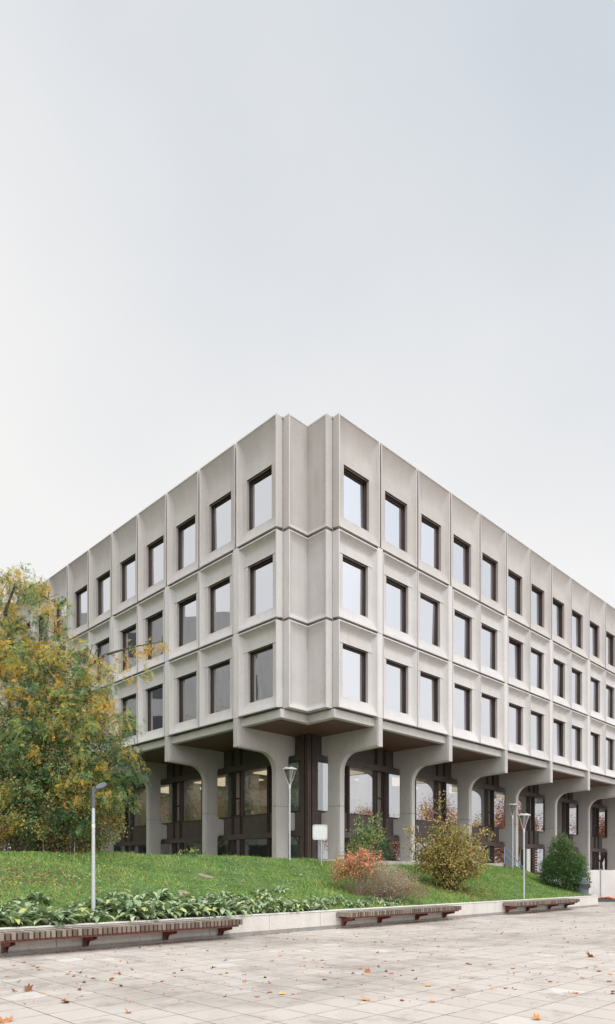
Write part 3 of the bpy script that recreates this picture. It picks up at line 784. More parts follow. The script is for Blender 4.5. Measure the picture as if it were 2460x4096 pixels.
# louvre and pale door in the entrance bay
loc, rz = place(1, 0)
m = MB()
for i in range(14): m.box(23.2, 23.9, GW-0.2, GW-0.1, 0.9+i*0.17, 1.02+i*0.17)
m.build('louvre', M['bronze_red'], bld, loc, rz)
m = MB(); m.box(22.5, 22.95, GW-0.2, GW-0.12, 0.05, 3.2); m.build('door', M['inside_wall'], bld, loc, rz)

# glowing panels added under the lobby ceiling to brighten the interior
def lit(name, col, st):
    m = bpy.data.materials.new(name); m.use_nodes = True; N = m.node_tree.nodes; L = m.node_tree.links; N.clear()
    e = N.new('ShaderNodeEmission'); e.inputs[0].default_value = (*col, 1); e.inputs[1].default_value = st
    o = N.new('ShaderNodeOutputMaterial'); L.new(e.outputs[0], o.inputs[0]); return m
M['lit'] = lit('lobby_fill_glow', (1.0, 0.78, 0.55), 0.85)
for side, n in ((1, 4), (-1, 4)):
    sg = 1 if side > 0 else -1; loc, rz = place(side, 0)
    for j in range(n):
        s = C0 + SP*j + 2.55; a, b_ = sorted((sg*(s-1.2), sg*(s+1.2))); m = MB(); m.box(a-0.6, b_+0.6, 4.6, 6.6, 6.66, 6.70)
        m.build('lobby_fill_panel', M['lit'], bld, loc, rz)

# painted marks on the spandrel of the second bay
def strokes(name, lines, w, parent, loc, rz, mat):
    m = MB()
    for (x0, z0, x1, z1) in lines:
        d = Vector((x1-x0, z1-z0)).normalized(); nx, nz = -d.y*w/2, d.x*w/2
        vs = [(x0+nx,0,z0+nz),(x0-nx,0,z0-nz),(x1-nx,0,z1-nz),(x1+nx,0,z1+nz)]
        vs += [(a, 0.004, c) for a, _, c in vs]
        m.add(vs, [(0,1,2,3),(4,7,6,5),(0,4,5,1),(1,5,6,2),(2,6,7,3),(3,7,4,0)])
    m.build(name, mat, parent, loc, rz)
loc, rz = place(1, 10.72, 3.75, GW-0.028)
strokes('painted_letters', [(0.02,0,0.20,0.36),(0.20,0,0.02,0.36), (0.42,0.20,0.36,0.36),(0.42,0.20,0.52,0.34),(0.50,0.02,0.50,0.30)], 0.035, bld, loc, rz, M['white_paint'])
loc, rz = place(1, 20.3, 4.55, GW-0.01)
strokes('painted_letters', [(0.0,0,0.05,0.42),(0.05,0.42,0.1,0.02),(0.22,0,0.24,0.5),(0.34,0,0.36,0.55),(0.48,0.02,0.5,0.5),(0.62,0,0.6,0.36),(0.6,0.36,0.78,0.02),(0.78,0.02,0.78,0.4),(0.95,0,0.97,0.42),(0.0,-0.03,1.05,-0.03)], 0.025, bld, loc, rz, M['white_paint'])

# ------------------------------------------------------------------ chairs and tables in the lobby
def make_chair():
    t = empty('stacking_chair', (0,0,0))
    b = MB(); b.box(-0.22, 0.22, -0.21, 0.22, 0.44, 0.455); bevel(b.build('seat', M['plywood'], t), 0.006)
    b = MB(); b.extrude_x([(0.225,0.50),(0.24,0.50),(0.31,0.88),(0.295,0.88)], -0.21, 0.21); bevel(b.build('backrest', M['plywood'], t), 0.004)
    for sx in (-1, 1):
        b = MB(); b.tube([(sx*0.23,-0.24,0),(sx*0.22,-0.19,0.43),(sx*0.22,0.20,0.43),(sx*0.23,0.27,0.0)], 0.012, 6)
        b.tube([(sx*0.20,0.19,0.43),(sx*0.20,0.29,0.80)], 0.010, 6)
        b.build('leg_frame', M['chrome'], t)
    return t
chair = make_chair()
FZ = 4.275
GL = 'chairs behind the upper ground floor glass'
spots = [(P(3.75, 4.55)[:2], -0.9, 'single plywood chair behind the narrow pane left of the corner mullion'),
         (P(4.9, 3.85)[:2], 0.6, 'plywood chair right of the corner mullion beside a metal table'),
         (P(3.85, 7.75)[:2], 2.6, 'plywood chair nearest the arched column left of the lamp post'),
         (P(3.95, 8.4)[:2], 2.5, 'second plywood chair left of the corner, between two others'),
         (P(4.0, 9.2)[:2], 0.4, 'plywood chair half behind the white table left of the corner'),
         (P(8.6, 3.9)[:2], 0.5, 'first plywood chair in the window bay right of the corner'),
         (P(9.5, 3.95)[:2], 0.6, 'second plywood chair in the window bay right of the corner'),
         (P(7.0, 4.0)[:2], 3.0, 'plywood chair behind the widest pane right of the corner')]
for i, ((x, y), a, lab) in enumerate(spots):
    c = chair if i == 0 else copy_tree(chair)
    c.location = (x, y, FZ); c.rotation_euler = (0, 0, a); tag(c, label=lab, cat='chair', group=GL)
def table(x, y, a, lab, mat):
    t = empty('table', (x, y, FZ), a, label=lab, cat='table')
    b = MB(); b.box(-0.7, 0.7, -0.35, 0.35, 0.71, 0.74); b.build('tabletop', mat, t)
    for sx in (-1, 1):
        for sy in (-1, 1):
            b = MB(); b.box(sx*0.66-0.025, sx*0.66+0.025, sy*0.31-0.025, sy*0.31+0.025, 0, 0.709); b.build('leg', mat, t)
table(*P(4.75, 9.35)[:2], AR, 'white framed table behind the glass left of the corner', M['white_board'])
table(*P(6.3, 4.75)[:2], AR, 'wooden topped table behind the glass right of the corner', M['plywood'])

# ------------------------------------------------------------------ benches
BZ = 0.488
def make_bench():
    t = empty('wall_bench', (0,0,0)); Ln = 5.83; n = 53; pitch = Ln/n
    for i in range(1):
        b = MB()
        for k in range(n):
            x = k*pitch + pitch/2; j = random.uniform(-0.006, 0.006); dz = random.uniform(-0.003, 0.003)
            b.box(x-0.039, x+0.039, -0.60+j, -0.035, BZ-0.135+dz, BZ+dz)
        me = b.mesh('seat_slats', M['bench_wood'])
        a = me.attributes.new('rnd', 'FLOAT', 'FACE'); vals = np.repeat(rng.uniform(0,1,n), 6); a.data.foreach_set('value', vals.astype(np.float32))
        bevel(link('seat_slats', me, t), 0.005)
    b = MB(); b.box(0.08, Ln-0.08, -0.53, -0.49, BZ-0.185, BZ-0.14); b.box(0.08, Ln-0.08, -0.10, -0.06, BZ-0.185, BZ-0.14)
    b.build('rail', M['red_steel'], t)
    for x in (0.30, 1.98, 3.95, 5.55):
        b = MB()
        for dx in (-0.055, 0.047):
            b.extrude_x([(-0.46,BZ-0.187),(-0.036,BZ-0.187),(-0.036,BZ-0.42),(-0.07,BZ-0.43),(-0.14,BZ-0.31),(-0.46,BZ-0.25)], x+dx, x+dx+0.008)
        b.box(x-0.047, x+0.047, -0.46, -0.04, BZ-0.195, BZ-0.188)
        b.box(x-0.047, x+0.047, -0.044, -0.037, BZ-0.42, BZ-0.20)
        b.build('bracket', M['red_steel'], t)
    return t
bench = make_bench()
for i, (s, lab) in enumerate(((-12.56, 'long slatted wooden wall bench in front of the broad-leaved plants, nearest the viewer'),
                              (-2.75, 'slatted wooden wall bench below the red and grey shrubs, middle of three'),
                              (6.90, 'slatted wooden wall bench by the dark green cone shrub, farthest of three'))):
    c = bench if i == 0 else copy_tree(bench)
    c.location = P(s, -3.95); c.rotation_euler = (0, 0, AR); tag(c, label=lab, cat='bench', group='slatted benches fixed to the retaining wall')

# ------------------------------------------------------------------ lamps
def make_cone_lamp():
    t = empty('street_lamp', (0,0,0)); h = 2.88
    b = MB(); b.tube([(0,0,-0.3),(0,0,h)], 0.037, 14); b.build('pole', M['galv'], t, sm=40)
    b = MB(); b.tube([(0,0,h-0.02),(0,0,h+0.16)], 0.047, 14); b.build('collar', M['silver'], t, sm=40)
    b = MB(); b.lathe([(0.035,h+0.16),(0.05,h+0.22),(0.25,h+0.70)], 24); b.build('lamp_glass', M['lamp_glass'], t, sm=40)
    b = MB(); b.lathe([(0.245,h+0.685),(0.272,h+0.69),(0.275,h+0.735),(0.20,h+0.765),(0.0,h+0.775)], 28)
    b.lathe([(0.245,h+0.685),(0.24,h+0.70),(0.0,h+0.72)], 28); b.build('lamp_cap', M['silver'], t, sm=40)
    for k in range(4):
        a = math.pi/2*k + 0.5; c, s = math.cos(a), math.sin(a)
        b = MB(); b.tube([(0.045*c,0.045*s,h+0.13),(0.276*c,0.276*s,h+0.71),(0.15*c,0.15*s,h+0.79)], 0.012, 6); b.build('strut', M['silver'], t)
    b = MB()
    for k in range(6): b.lathe([(0.03,h+0.42+k*0.042),(0.085,h+0.425+k*0.042),(0.085,h+0.437+k*0.042),(0.03,h+0.442+k*0.042)], 18)
    b.lathe([(0.0,h+0.2),(0.045,h+0.2),(0.05,h+0.40),(0.03,h+0.42),(0.03,h+0.69)], 14); b.build('louvre_stack', M['silver'], t, sm=40)
    return t
lamp = make_cone_lamp()
for i, (x, y, z, lab) in enumerate(((-0.68, 25.7, 2.0, 'cone-topped street lamp on the grass in front of the building corner'),
                                    (9.18, 28.6, 0.50, 'cone-topped street lamp behind the retaining wall beside the farthest bench'),
                                    (11.26, 37.0, 1.80, 'cone-topped street lamp at the top of the bank by the blue handrail'))):
    c = lamp if i == 0 else copy_tree(lamp)
    c.location = (x, y, z); tag(c, label=lab, cat='street lamp', group='cone-topped street lamps')
def led_lamp():
    X, Y = -4.86, 15.3
    t = empty('street_lamp', (X, Y, 0.55), 0, label='tall galvanised lamp post with a small flat grey head standing among the broad leaves', cat='street lamp')
    b = MB(); b.tube([(0,0,-0.1),(0,0,2.55)], [0.047,0.036], 16); b.build('pole', M['galv'], t, sm=40)
    b = MB(); b.tube([(0,0,2.55),(0,0,3.02)], 0.044, 16); b.tube([(0.03,0,2.92),(0.07,0,2.98),(0.10,0,3.02)], [0.034,0.03,0.024], 10)
    b.build('socket', M['dark_grey'], t, sm=40)
    Rm = Matrix.Translation((0.07, 0, 3.0)) @ Matrix.Rotation(math.radians(-19), 4, 'Y') @ Matrix.Rotation(math.radians(58), 4, 'X')
    prof = [(0.0,0.03),(0.03,0.055),(0.09,0.075),(0.17,0.075),(0.23,0.05),(0.26,0.0)]
    def shell(zs, sc):
        m = MB(); vs = []
        for z0 in zs:
            for x, w in prof: vs += [(x, -w*sc, z0), (x, w*sc, z0)]
        k = len(prof)*2; fs = []
        for i in range(len(prof)-1):
            a = 2*i; fs += [(a,a+2,a+3,a+1), (k+a,k+a+1,k+a+3,k+a+2), (a,k+a,k+a+2,a+2), (a+1,a+3,k+a+3,k+a+1)]
        fs += [(0,1,k+1,k)]
        m.add([tuple(Rm @ Vector(v)) for v in vs], fs); return m
    shell((0.0, 0.035), 1.0).build('lamp_head', M['dark_grey'], t)
    shell((-0.006, -0.001), 0.72).build('lens', M['silver'], t)
    b = MB(); b.tube([(0,0,2.10),(0,0,2.18)], 0.040, 16); b.build('label_band', M['white_board'], t, sm=40)
led_lamp()

# sign
def sign():
    t = empty('sign_post', (1280-1230, 0, 0)); t.location = (0.478, 25.85, 2.0)
    tag(t, label='blank white square sign with rounded corners on a thin steel post', cat='sign')
    b = MB(); b.tube([(0.06,0,-0.2),(0.06,0,1.0)], 0.024, 10); b.build('post', M['galv'], t, sm=40)
    def rr(h, r, n=6):
        out = []
        for cx, cz, a0 in ((h-r,h-r,0),(-h+r,h-r,90),(-h+r,-h+r,180),(h-r,-h+r,270)):
            out += [(cx+r*math.cos(math.radians(a0+90*i/n)), cz+r*math.sin(math.radians(a0+90*i/n))) for i in range(n+1)]
        return out
    def plate(h, r, y0, y1, zc=1.20):
        m = MB(); p = rr(h, r); n = len(p)
        m.add([(x,y0,z+zc) for x,z in p]+[(x,y1,z+zc) for x,z in p], [tuple(range(n)), tuple(range(2*n-1,n-1,-1))]+[(i,n+i,n+(i+1)%n,(i+1)%n) for i in range(n)]); return m
    plate(0.285, 0.06, -0.035, -0.028).build('frame', M['galv'], t)
    plate(0.262, 0.05, -0.040, -0.036).build('plate', M['white_board'], t)
    m = MB()
    p = rr(0.285, 0.06) + [rr(0.285, 0.06)[0]]
    m.tube([(x,-0.040,z+1.20) for x,z in p], 0.009, 6); m.build('rim', M['galv'], t)
    for sx in (-1,1):
        for sz in (-1,1):
            m = MB(); m.tube([(sx*0.225,-0.05,1.20+sz*0.225),(sx*0.225,-0.04,1.20+sz*0.225)], 0.014, 8); m.build('bolt', M['dark_grey'], t)
    t.rotation_euler = (0,0,math.radians(6))
sign()

# handrail and stair
t = empty('handrail', P(16.9, 1.5, 2.15), AR, label='blue steel handrail sloping down beside the steps at the terrace end', cat='handrail')
b = MB(); b.tube([(0,0,0.0),(0,0,0.95),(0.12,0,0.95),(3.2,0,-0.80)], 0.03, 8); b.build('top_rail', M['blue_steel'], t)
b = MB(); b.tube([(0,0,0.50),(0.12,0,0.50),(3.2,0,-1.25)], 0.026, 8); b.build('middle_rail', M['blue_steel'], t)
for x in (1.6, 3.1):
    b = MB(); z = 0.95-(x-0.12)*0.568; b.tube([(x,0,z-1.05),(x,0,z)], 0.022, 8); b.build('post', M['blue_steel'], t)
b = MB()
for i in range(12): 
    b.box(*(0.3*i, 0.3*i+0.3), 0, 0.55, 0.0, 2.0-0.17*i)
b.build('steps', M['conc_terrace'], None, P(16.62, 1.55), AR, kind='structure')

# ------------------------------------------------------------------ bin, hoarding, netting, gravel heap
def bin_():
    t = empty('litter_bin', P(15.72, -3.35, 0.50), 0.3, label='dark grey round litter bin with domed lid and black bag hanging out', cat='litter bin')
    b = MB(); b.lathe([(0.0,0.0),(0.27,0.0),(0.30,0.02),(0.32,0.33),(0.335,0.34),(0.335,0.36),(0.325,0.37),(0.34,0.62),(0.35,0.64)], 28); b.build('body', M['bin_grey'], t, sm=35)
    b = MB(); pr = [(0.36,0.60),(0.38,0.62),(0.38,0.70),(0.31,0.73),(0.29,0.80),(0.25,0.90),(0.16,0.97),(0.0,0.99)]
    b.lathe(pr, 28); b.build('lid', M['bin_grey'], t, sm=35)
    b = MB(); 
    n = 40; top = []; bot = []
    for i in range(n):
        a = 2*math.pi*i/n; r = 0.365+0.012*math.sin(a*9); d = 0.11+0.10*abs(math.sin(a*1.5+0.6))+0.02*math.sin(a*13)
        top.append((r*math.cos(a), r*math.sin(a), 0.615)); bot.append(((r+0.03+0.012*math.sin(a*15))*math.cos(a), (r+0.03+0.012*math.sin(a*15))*math.sin(a), 0.615-d))
    b.add(top+bot, [(i,(i+1)%n,n+(i+1)%n,n+i) for i in range(n)]); b.build('bag', M['bin_bag'], t, sm=60)
    b = MB(); a = -1.15
    pts = []; 
    m = 14
    for i in range(m):
        q = 2*math.pi*i/m; aa = a + 0.22*math.cos(q); zz = 0.825+0.075*math.sin(q); rr = 0.31-0.3*(zz-0.75)**1.0*0.75
        pts.append((rr*math.cos(aa), rr*math.sin(aa), zz))
    b.add(pts, [tuple(range(m))]); b.build('opening', M['bin_bag'], t)
bin_()
XF = 40.3
def hoard(x0, x1, y, lab):
    t = empty('hoarding_panel', (x0, y, 0), 0, label=lab, cat='hoarding', group='white site hoarding panels')
    nx = 14; nz = 5; vs = []; L_ = x1-x0
    for j in range(nz):
        for i in range(nx):
            x = L_*i/(nx-1); z = 0.12+1.72*j/(nz-1)
            vs.append((x, 0.025*math.sin(x*3+j*0.8)+0.015*math.sin(x*11), z + (0.012*math.sin(x*9) if j == nz-1 else 0)))
    b = MB(); b.add(vs, [(j*nx+i, j*nx+i+1, (j+1)*nx+i+1, (j+1)*nx+i) for j in range(nz-1) for i in range(nx-1)])
    b.build('sheet', M['hoarding'], t, sm=50)
    for x in (-0.03, L_+0.03):
        b = MB(); b.tube([(x,0.02,0.0),(x,0.02,1.90)], 0.028, 8); b.build('post', M['galv'], t)
hoard(14.2, 17.45, XF, 'white hoarding sheet behind the dark green cone shrub and litter bin')
hoard(17.60, 21.0, XF+0.05, 'white hoarding sheet at the right edge, beside its steel posts')
hoard(21.2, 24.6, XF, 'white hoarding sheet hidden past the right edge')
b = MB(); vs = []; n = 60
for i in range(n):
    x = 14.5+9.5*i/(n-1); h = 0.24+0.05*math.sin(i*1.3)+0.03*math.sin(i*3.1)
    vs += [(x, XF-0.45+0.06*math.sin(i*.9), 0.005), (x, XF-0.32+0.05*math.sin(i*1.9), h)]
b.add(vs, [(2*i,2*i+2,2*i+3,2*i+1) for i in range(n-1)])
o = b.build('plastic_netting', M['orange_net'], label='strip of orange plastic netting lying along the foot of the white hoarding', cat='netting')
b = MB()
n, m = 28, 10; vs = [(0,0,0.22)]
for j in range(1, m):
    for i in range(n):
        a = 2*math.pi*i/n; r = j/(m-1)
        h = 0.22*(1-r)**0.8*(1+0.3*math.sin(i*2.3+j)); vs.append((1.3*r*math.cos(a), 0.55*r*math.sin(a), max(h, 0.003) if j < m-1 else 0.001))
fs = [(0,1+i,1+(i+1)%n) for i in range(n)] + [(1+(j-1)*n+i, 1+j*n+i, 1+j*n+(i+1)%n, 1+(j-1)*n+(i+1)%n) for j in range(1, m-1) for i in range(n)]
b.add(vs, fs); b.build('gravel_heap', M['gravel'], None, (17.3, XF-1.1, 0), label='low heap of dark gravel on the paving in front of the hoarding', cat='gravel heap')

# flat stones in the lawn
def stone(px, py, Z, rx, ry, lab):
    p = at(px, py, Z); b = MB(); n = 18
    ring = [(rx*(1+0.12*math.sin(3*a+px))*math.cos(a), ry*(1+0.1*math.sin(2*a+py))*math.sin(a)) for a in [2*math.pi*i/n for i in range(n)]]
    vs = [(x,y,-0.15) for x,y in ring]+[(x,y,0.015) for x,y in ring]+[(x*.9,y*.9,0.035) for x,y in ring]
    b.add(vs, [(i,(i+1)%n,n+(i+1)%n,n+i) for i in range(n)]+[(n+i,n+(i+1)%n,2*n+(i+1)%n,2*n+i) for i in range(n)]+[tuple(range(2*n,3*n))])
    d = np.array([p[0], p[1]]) - O; s, w = float(d@dR), float(d@dL)
    e = 0.2; dzs = float(lawn_h(s+e, w)-lawn_h(s-e, w))/(2*e); dzw = float(lawn_h(s, w+e)-lawn_h(s, w-e))/(2*e)
    n3 = Vector((-(dzs*dR[0]+dzw*dL[0]), -(dzs*dR[1]+dzw*dL[1]), 1)).normalized()
    o = b.build('flat_stone', M['stone'], None, (p[0], p[1], float(lawn_h(s, w))+0.015), 0, label=lab, cat='stone')
    o.rotation_euler = (n3.to_track_quat('Z', 'Y').to_matrix() @ Matrix.Rotation(0.8, 3, 'Z')).to_euler()
stone(822, 3486, 20.6, 0.13, 0.24, 'tan flat stone in the upper part of the grass bank')
stone(735, 3546, 18.6, 0.12, 0.20, 'grey flat stone lower down the grass bank')

# ------------------------------------------------------------------ dock plants along the wall
def dock_mesh(nl, Lm, seed):
    r = np.random.default_rng(seed); V = []; val = []
    for k in range(nl):
        az = r.uniform(0, 2*math.pi) if k else 0.0; L = Lm*r.uniform(0.6, 1.15); Wd = L*r.uniform(0.30, 0.42); el = r.uniform(0.5, 1.25); stem = L*r.uniform(.15,.5)
        f = np.array([math.cos(az), math.sin(az), 0]); sd = np.array([-math.sin(az), math.cos(az), 0]); n = 7; row = []
        p = f*0.03 + f*stem*math.cos(el) + np.array([0,0,stem*math.sin(el)]); ang = el; cup = r.uniform(.0,.35); tw = r.uniform(-.3,.3)
        V.append([sd*.006, -sd*.006, p-sd*.006, p+sd*.006]); val.append(0.1)
        for i in range(n):
            t = i/(n-1); w = Wd/2*(math.sin(math.pi*min(1,t*0.93+0.07))**0.6)*(1-0.35*t)
            if i: p = p + (f*math.cos(ang)+np.array([0,0,math.sin(ang)]))*L/(n-1); ang -= r.uniform(.18,.42)
            up = -f*math.sin(ang)+np.array([0,0,math.cos(ang)]); wob = 0.10*w*math.sin(i*2.7+k)
            s2 = sd + up*tw
            row.append((p - s2*w*(1+.12*math.sin(i*3.1+k)) + up*(cup*w+wob), p, p + s2*w*(1+.12*math.sin(i*2.3+k)) + up*(cup*w-wob)))
        c = r.beta(2,2)
        for i in range(n-1):
            a, b_ = row[i], row[i+1]
            V.append([a[0], b_[0], b_[1], a[1]]); V.append([a[1], b_[1], b_[2], a[2]]); val += [c, c]
    return quads_mesh('dock_plant', np.array(V), np.array(val), M['dock'])
docks = [dock_mesh(20, 0.46, i) for i in range(7)]; small = [dock_mesh(12, 0.22, 20+i) for i in range(3)]
DG = 'broad-leaved dock plants along the retaining wall'
for i in range(165):
    s = rng.uniform(-15.2, -3.2); w = -3.72 + rng.beta(1.0, 1.6)*1.7; sc = rng.uniform(0.75, 1.1)*(1-0.25*(w+3.7)/1.5)*(1.0 if s < -6 else 0.85)
    o = link('dock_plant', docks[i % 7], None, P(s, w, float(lawn_h(s, w))-0.02), rng.uniform(0, 6.28)); o.scale = (sc,)*3
    tag(o, label='large broad-leaved green dock plant in the crowded row above the nearest bench', cat='plant', group=DG)
for i in range(70):
    s = rng.uniform(-5.5, 1.2); w = -3.68 + rng.beta(1, 2)*1.1; sc = rng.uniform(0.7, 1.3)
    o = link('dock_plant', small[i % 3], None, P(s, w, float(lawn_h(s, w))-0.01), rng.uniform(0, 6.28)); o.scale = (sc,)*3
    tag(o, label='small young dock plant behind the wall near the middle bench', cat='plant', group='small dock plants along the retaining wall')

# ------------------------------------------------------------------ shrubs
def stems(parent, base, tips, r0, mat, name='stems', wob=0.06, spread=0.05):
    b = MB()
    for tp in tips:
        p0 = np.array([rng.normal()*spread, rng.normal()*spread, -0.05]); p1 = np.array(tp) - np.array(base); k = 6; pts = []
        for i in range(k):
            t = i/(k-1); q = p0*(1-t)+p1*t; q = q + np.array([0,0,0.12*np.linalg.norm(p1[:2])*math.sin(math.pi*t)]) + rng.normal(size=3)*wob*math.sin(math.pi*t)
            pts.append(q)
        b.tube(pts, [r0*(1-0.8*i/(k-1)) for i in range(k)], 5, False)
    return b.build(name, mat, parent, sm=60)
def gbase(s, w): return np.array(P(s, w, float(lawn_h(s, w))))
def B(c, off, r): return (np.array(c)+np.array(off), np.array(r, float) if not isinstance(r, (int,float)) else np.array([r]*3, float))

# red shrub
base = gbase(-2.25, -2.55); base[0], base[1] = 1.68, 22.75
t = empty('red_shrub', tuple(base), 0, label='shrub with bright red and orange leaves over bare pale stems, left of the grey bush', cat='shrub')
bl = [B(base, (-.45,0,1.0), (.45,.5,.36)), B(base, (.05,-.1,1.25), (.55,.5,.32)), B(base, (.5,0,1.15), (.38,.5,.33)), B(base, (0,0,.9), (.5,.5,.3)), B(base, (-.6,.1,.75), (.22,.4,.25))]
foliage('leaves', bl, 2300, M['redleaf'], 0.075, 0.05, t, base, 0.09, 12, 0.2, droop=.5, bias=[-.05,.12,.15,-.15,-.1])
stems(t, base, [b_[0]+rng.normal(size=3)*.25 for b_ in bl for _ in range(5)], 0.014, M['twig'])
# tall green shoots (separate shrub behind)
base = np.array([1.95, 23.3, float(lawn_h(-1.6, -2.0))])
t = empty('tall_shrub', tuple(base), 0, label='tall thin shrub with upright shoots and sparse green leaves rising behind the red shrub', cat='shrub')
tops = [at(x, y, 23.3) for x, y in ((1425,3262),(1448,3235),(1395,3330),(1490,3280),(1465,3330),(1512,3270),(1500,3340),(1400,3400),(1440,3330),(1530,3320))]
bl = []
for tp in tops:
    for k in np.linspace(0.45, 1.0, 6):
        bl.append((base*(1-k)+tp*k, np.array([.10,.12,.10])))
foliage('leaves', bl, 1100, M['greenleaf'], 0.085, 0.05, t, base, 0.06, 6, 0.1, droop=.1)
stems(t, base, tops, 0.013, M['twig'], wob=.03)
# dark shrub behind them
base = np.array(P(0.6, 0.35, float(lawn_h(0.6, .35)))); base[0] = 2.25; base[1] = 25.4
t = empty('evergreen_shrub', tuple(base), 0, label='rounded dark green shrub against the column foot behind the red shrub', cat='shrub')
bl = [B(base, (0,0,.7), (.75,.6,.75)), B(base, (-.4,0,.5), (.45,.5,.6)), B(base, (.35,0,.9), (.45,.5,.5)), B(base, (-.1,0,1.25), (.35,.4,.35))]
foliage('leaves', bl, 7000, M['darkleaf'], 0.07, 0.028, t, base, 0.09, 16, 0.5, droop=0, cl_var=.2)
stems(t, base, [b_[0] for b_ in bl for _ in range(3)], 0.02, M['bark'])
# grey shrub
base = gbase(-0.7, -2.9); base[:2] = (2.75, 23.3)
t = empty('grey_shrub', tuple(base), 0, label='low spreading shrub with grey-green and brown twigs, right of the red shrub', cat='shrub')
bl = [B(base, (-.5,0,.55), (.6,.6,.5)), B(base, (.1,0,.6), (.75,.7,.55)), B(base, (.55,0,.45), (.65,.6,.42)), B(base, (0.95,-.1,.22), (.5,.5,.25)), B(base, (-.1,.2,.95), (.55,.5,.35)), B(base, (-.6,-.2,.2), (.45,.4,.25))]
foliage('leaves', bl, 15000, M['greyleaf'], 0.05, 0.016, t, base, 0.09, 14, 0.45, droop=-.4, bias=[.05,.05,-.1,-.3,.15,0], spread=.35)
stems(t, base, [b_[0]+rng.normal(size=3)*np.array([.3,.3,.25]) for b_ in bl for _ in range(26)], 0.007, M['twig'], spread=.2)
# hazel
base = np.array([5.77, 27.2, float(lawn_h(5.9, -2.2))])
t = empty('hazel_shrub', tuple(base), 0, label='large yellow-brown hazel shrub, tallest of the shrubs on the grass bank', cat='shrub')
bl = [B(base, (-.1,0,1.2), (1.1,1.0,.9)), B(base, (-.55,0,1.65), (.75,.8,.6)), B(base, (.55,0,1.4), (.9,.9,.75)), B(base, (-.1,0,2.2), (.75,.7,.55)), B(base, (.9,0,1.1), (.55,.7,.7)), B(base, (-.95,0,1.15), (.6,.7,.55)), B(base, (0,0,.55), (.75,.7,.5)), B(base, (.5,.0,2.05), (.4,.4,.35))]
for x, y in ((1700,3230),(1712,3262),(1722,3300),(1750,3200),(1748,3235),(1752,3270),(1760,3310),(1765,3170),(1800,3270),(1822,3255),(1850,3330),(1885,3310),(1905,3290),(1925,3340),(1945,3330),(1960,3352),(1900,3370),(1640,3320),(1655,3340),(1670,3360),(1632,3400),(1660,3385),(1690,3250)):
    bl.append((at(x, y, 27.1), np.array([.13,.13,.14])))
foliage('leaves', bl, 11500, M['hazel'], 0.085, 0.068, t, base, 0.10, 11, 0.35, droop=.35, bias=[-.03]*8+[.12]*15+[0]*8, cl_var=.2)
stems(t, base, [b_[0] for b_ in bl[8:]] + [b_[0]+rng.normal(size=3)*.4 for b_ in bl[:8] for _ in range(3)], 0.022, M['bark'])
# cone shrub
base = np.array([12.87, 33.8, 0.62])
t = empty('cone_shrub', tuple(base), 0, label='dense dark green cone-shaped shrub near the end of the wall beside the litter bin', cat='shrub')
bl = [B(base, (0,0,.85), (1.2,1.1,.75)), B(base, (0,0,1.45), (1.0,.95,.7)), B(base, (-.15,0,2.1), (.62,.6,.6)), B(base, (-.25,0,2.65), (.32,.32,.42)), B(base, (.45,0,1.5), (.6,.7,.55)), B(base, (-.6,0,1.3), (.6,.6,.6)), B(base, (.6,0,.7), (.65,.7,.5)), B(base, (.15,0,2.4), (.25,.3,.35))]
foliage('leaves', bl, 36000, M['darkleaf'], 0.08, 0.032, t, base, 0.10, 18, 0.6, droop=-.1, bias=[-.05,0,.1,.15,.1,0,0,.15], cl_var=.22)
stems(t, base, [b_[0] for b_ in bl for _ in range(3)], 0.03, M['bark'])
# small weed clump on the crest
base = at(745, 3422, 23.0); base[2] -= 0.05
t = empty('weed_plant', tuple(base), 0, label='small yellow-green leafy weed growing on the crest of the bank before the left columns', cat='plant')
bl = [B(base, (-.18,0,.10), (.15,.15,.10)), B(base, (.12,0,.14), (.18,.15,.10)), B(base, (.3,0,.2), (.1,.1,.08))]
foliage('leaves', bl, 160, M['greenleaf'], 0.10, 0.05, t, base, 0.05, 8, 0.2)
stems(t, base, [b_[0] for b_ in bl], 0.006, M['twig'])

# ------------------------------------------------------------------ left tree and climber
TB = np.array([-8.6, 21.8, 2.15])
t = empty('locust_tree', tuple(TB), 0, label='large locust tree with green and yellow feathery leaves at the left edge', cat='tree')
spec = [  # source px x, y, radius px, depth, yellow bias
 (20,2330,95,21,.0),(-60,2420,150,21.5,.0),(110,2350,60,21,.0),(180,2400,60,20.8,.0),(225,2430,38,20.6,.0),(30,2490,45,21,.05),(180,2490,50,20.8,-.05),(215,2530,42,20.6,.1),
 (30,2580,70,20.7,.0),(110,2640,90,20.6,.05),(10,2600,120,21,-.1),(180,2610,70,20.8,.15),(290,2615,60,20.6,.2),(90,2700,130,20.8,.0),(250,2700,110,20.6,.05),(370,2640,60,20.5,.1),(400,2700,70,20.4,.1),(330,2790,100,20.4,.05),
 (470,2640,35,20.2,.3),(440,2760,60,20.3,.12),(150,2830,140,20.4,.0),(40,2900,140,20.4,-.05),(300,2900,110,20.2,.0),(430,2870,80,20.2,.1),(500,2900,45,20.1,-.1),
 (530,2990,45,20,-.1),(200,3000,140,20.1,-.12),(60,3060,130,20.1,-.1),(380,3000,110,20,-.05),(470,3060,80,20,-.15),(540,3090,30,19.9,-.25),(350,3120,110,19.9,-.05),(230,3180,110,19.9,-.12),(100,3230,110,19.9,-.05),(450,3150,70,19.9,-.25),(500,3210,38,19.9,-.3),(300,3280,70,19.9,-.2),(20,3300,50,19.8,.0),
 (-160,2600,190,21.5,0),(-180,2900,200,21.2,0),(-150,3150,170,21,0)]
bl = []; bias = []
for x, y, r, Z, bi in spec:
    R = r/FPX*Z*1.08; bl.append((at(x, y, Z), np.array([R, R*1.1, R*0.9]))); bias.append(bi*1.1-0.02)
